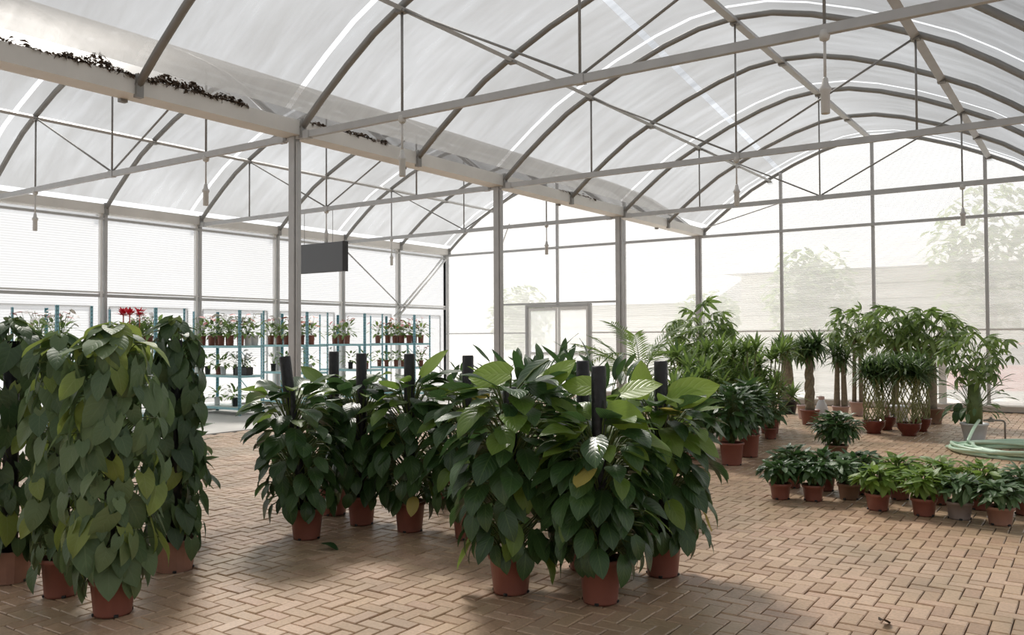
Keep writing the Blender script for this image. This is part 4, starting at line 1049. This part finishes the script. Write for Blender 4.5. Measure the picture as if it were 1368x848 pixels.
t = thing('spray_bottle', 'white plastic bottle standing at the aisle end beside the thick trunk', 'bottle', (p.x, p.y, 0))
m = MB(); m.lathe([(.10, 0), (.115, .01), (.115, .14), (.075, .25), (.05, .29), (.045, .31)], 18); obj('body', m.mesh('body', 'white_pot', True), t)
m = MB(); m.lathe([(.05, .305), (.055, .31), (.055, .36), (.02, .37)], 14); m.bar((0, 0, .355), (-.09, -.02, .35), .02, .02); obj('cap', m.mesh('cap', 'pink_pot'), t)
p = away(-2.67, 14.96, .13)
t = thing('paint_bucket', 'white tub with a blue print standing between the woven bamboos', 'bucket', (p.x, p.y, 0), -.2)
m = MB(); m.lathe([(.125, 0), (.13, .004), (.145, .30), (.152, .305), (.152, .335), (.14, .34)], 24); obj('tub', m.mesh('tub', 'white_pot', True), t)
m = MB()
for k, (a0, a1, z0, z1) in enumerate(((-2.15, -1.75, .10, .20), (-1.75, -1.5, .07, .15), (-2.0, -1.65, .18, .23))):
    v = []
    for i in range(5):
        a = a0+(a1-a0)*i/4
        for z in (z0, z1): v.append(tuple(pol(a, .1315+.05*z, z)))
    m.add(v, [(2*i, 2*i+2, 2*i+3, 2*i+1) for i in range(4)])
obj('print', m.mesh('print', 'blue_print'), t)
t = thing('small_pink_pot', 'faded pink empty-looking pot beside the braided tree', 'pot', (-4.35, 15.6, 0)); pot_parts(t, .13, .24, .75, 'pink_pot', 18, feet=False)
# loose leaves on the bricks
for x, y, a, s, ms, lab in ((-4.55, 4.22, .4, .14, OVAL, 'fallen green leaf on the bricks in front of the middle group'), (-.94, 4.69, 1.2, .10, OVAL_YEL, 'dry fallen leaf on the bricks at the lower right')):
    o = obj('fallen_leaf', ms[0] if ms is OVAL else leaf_mesh('dry_leaf', 'litter', 1.0, .5, p_oval, bend=.8, fold=.5, wave=.05), None, frame((x, y, .03*s/.1), pol(a, 1, .0), (0, 0, 1), s), label=lab, category='leaf')
r = random.Random(9)

# ================================================================== OUTSIDE, seen through the sheets
def building(name, label, x0, x1, y0, y1, h, boards=True):
    t = thing(name, label, 'building', ((x0+x1)/2, y0, -.12)); hw = (x1-x0)/2; dp = y1-y0
    m = MB(); m.box((-hw, .06, 0), (hw, dp, h)); obj('wall', m.mesh('wall', 'house'), t)
    n = int(h/.45); 
    for k in range(n):
        m = MB(); z = h*k/n; m.box((-hw, 0, z+.02), (hw, .06+.03*(k % 2), z+h/n-.02)); obj('cladding_board', m.mesh('cladding_board', 'house_board' if k % 3 == 2 else 'house'), t)
    m = MB(); m.add([(-hw-.4, -.5, h), (hw+.4, -.5, h), (hw+.4, dp+.5, h), (-hw-.4, dp+.5, h), (-hw-.4, dp/2, h+1.3), (hw+.4, dp/2, h+1.3)], [(0, 1, 5, 4), (2, 3, 4, 5), (0, 4, 3), (1, 2, 5), (0, 3, 2, 1)])
    obj('roof', m.mesh('roof', 'house_roof'), t)
building('low_building', 'long pale clad building outside behind the right half of the back wall', -9.5, 6, 27, 35, 3.6)
building('low_building', 'pale building outside far behind the double door', -24, -13.5, 34, 42, 3.0)
def tree(x, y, h, rr, seed, label):
    r = random.Random(seed); t = thing('outdoor_tree', label, 'tree', (x, y, -.12))
    m = MB(); m.tube([(0, 0, 0), (.05, 0, h*.3), (0, .05, h*.6)], [.14, .11, .07], 7); obj('trunk', m.mesh('trunk', 'bark', True), t)
    m = MB()
    for i in range(900):
        d = Vector((r.gauss(0, 1), r.gauss(0, 1), r.gauss(0, 1))).normalized(); k = r.random()**.4
        c = (d.x*rr*k, d.y*rr*k, h*.65+d.z*h*.36*k)
        m.inst(leaf_t(.34, .2, p_lance, bend=.5, fold=.2, ns=2, cols=(-1, 0, 1)), frame(c, pol(r.uniform(0, 6.28), 1, r.uniform(-.8, .3)), (r.uniform(-.5, .5), r.uniform(-.5, .5), 1)))
    obj('crown', m.mesh('crown', 'tree', True), t, kind='stuff')
for i, (x, y, h, rr, lab) in enumerate([(-6.6, 24.6, 4.2, 1.3, 'pale green tree outside behind the last steel column'), (-2.2, 24.8, 5.6, 1.5, 'tall tree outside behind the middle of the right gable'), (1.2, 24.3, 4.6, 1.3, 'green tree outside at the far right behind the back wall'), (-12.2, 31.0, 3.4, 1.3, 'small tree outside behind the double door'), (-17.5, 26, 3.6, 1.2, 'small tree outside behind the corner left of the door')]):
    tree(x, y, h, rr, 200+i, lab)
t = thing('parked_car', 'red car parked outside behind the back wall at right', 'car', (-.9, 22.6, -.12))
m = MB(); v = []
prof = [(-2.0, .35), (-2.05, .62), (-1.9, .82), (-1.1, .92), (1.3, .95), (1.95, .85), (2.05, .6), (2.0, .35)]
for s in (-.8, .8): v += [(a, s, b) for a, b in prof]
nP = len(prof); m.add(v, [tuple(range(nP)), tuple(range(2*nP-1, nP-1, -1))] + [(i, i+nP, (i+1) % nP+nP, (i+1) % nP) for i in range(nP)]); obj('body', m.mesh('body', 'car_red'), t)
m = MB(); v = []; prof = [(-1.15, .92), (-.55, 1.36), (.8, 1.38), (1.45, .94)]
for s in (-.68, .68): v += [(a, s, b) for a, b in prof]
m.add(v, [(0, 1, 2, 3), (7, 6, 5, 4)] + [(i, i+4, (i+1) % 4+4, (i+1) % 4) for i in range(4)]); obj('cabin', m.mesh('cabin', 'car_glass'), t)
m = MB(); m.bevbox((-.55, -.66, 1.37), (.82, .66, 1.42), .02); obj('roof', m.mesh('roof', 'car_red'), t)
for x in (-1.3, 1.3):
    for y in (-.78, .78):
        m = MB(); m.tube([(x, y-.09, .32), (x, y+.09, .32)], .32, 18); obj('wheel', m.mesh('wheel', 'tyre'), t)
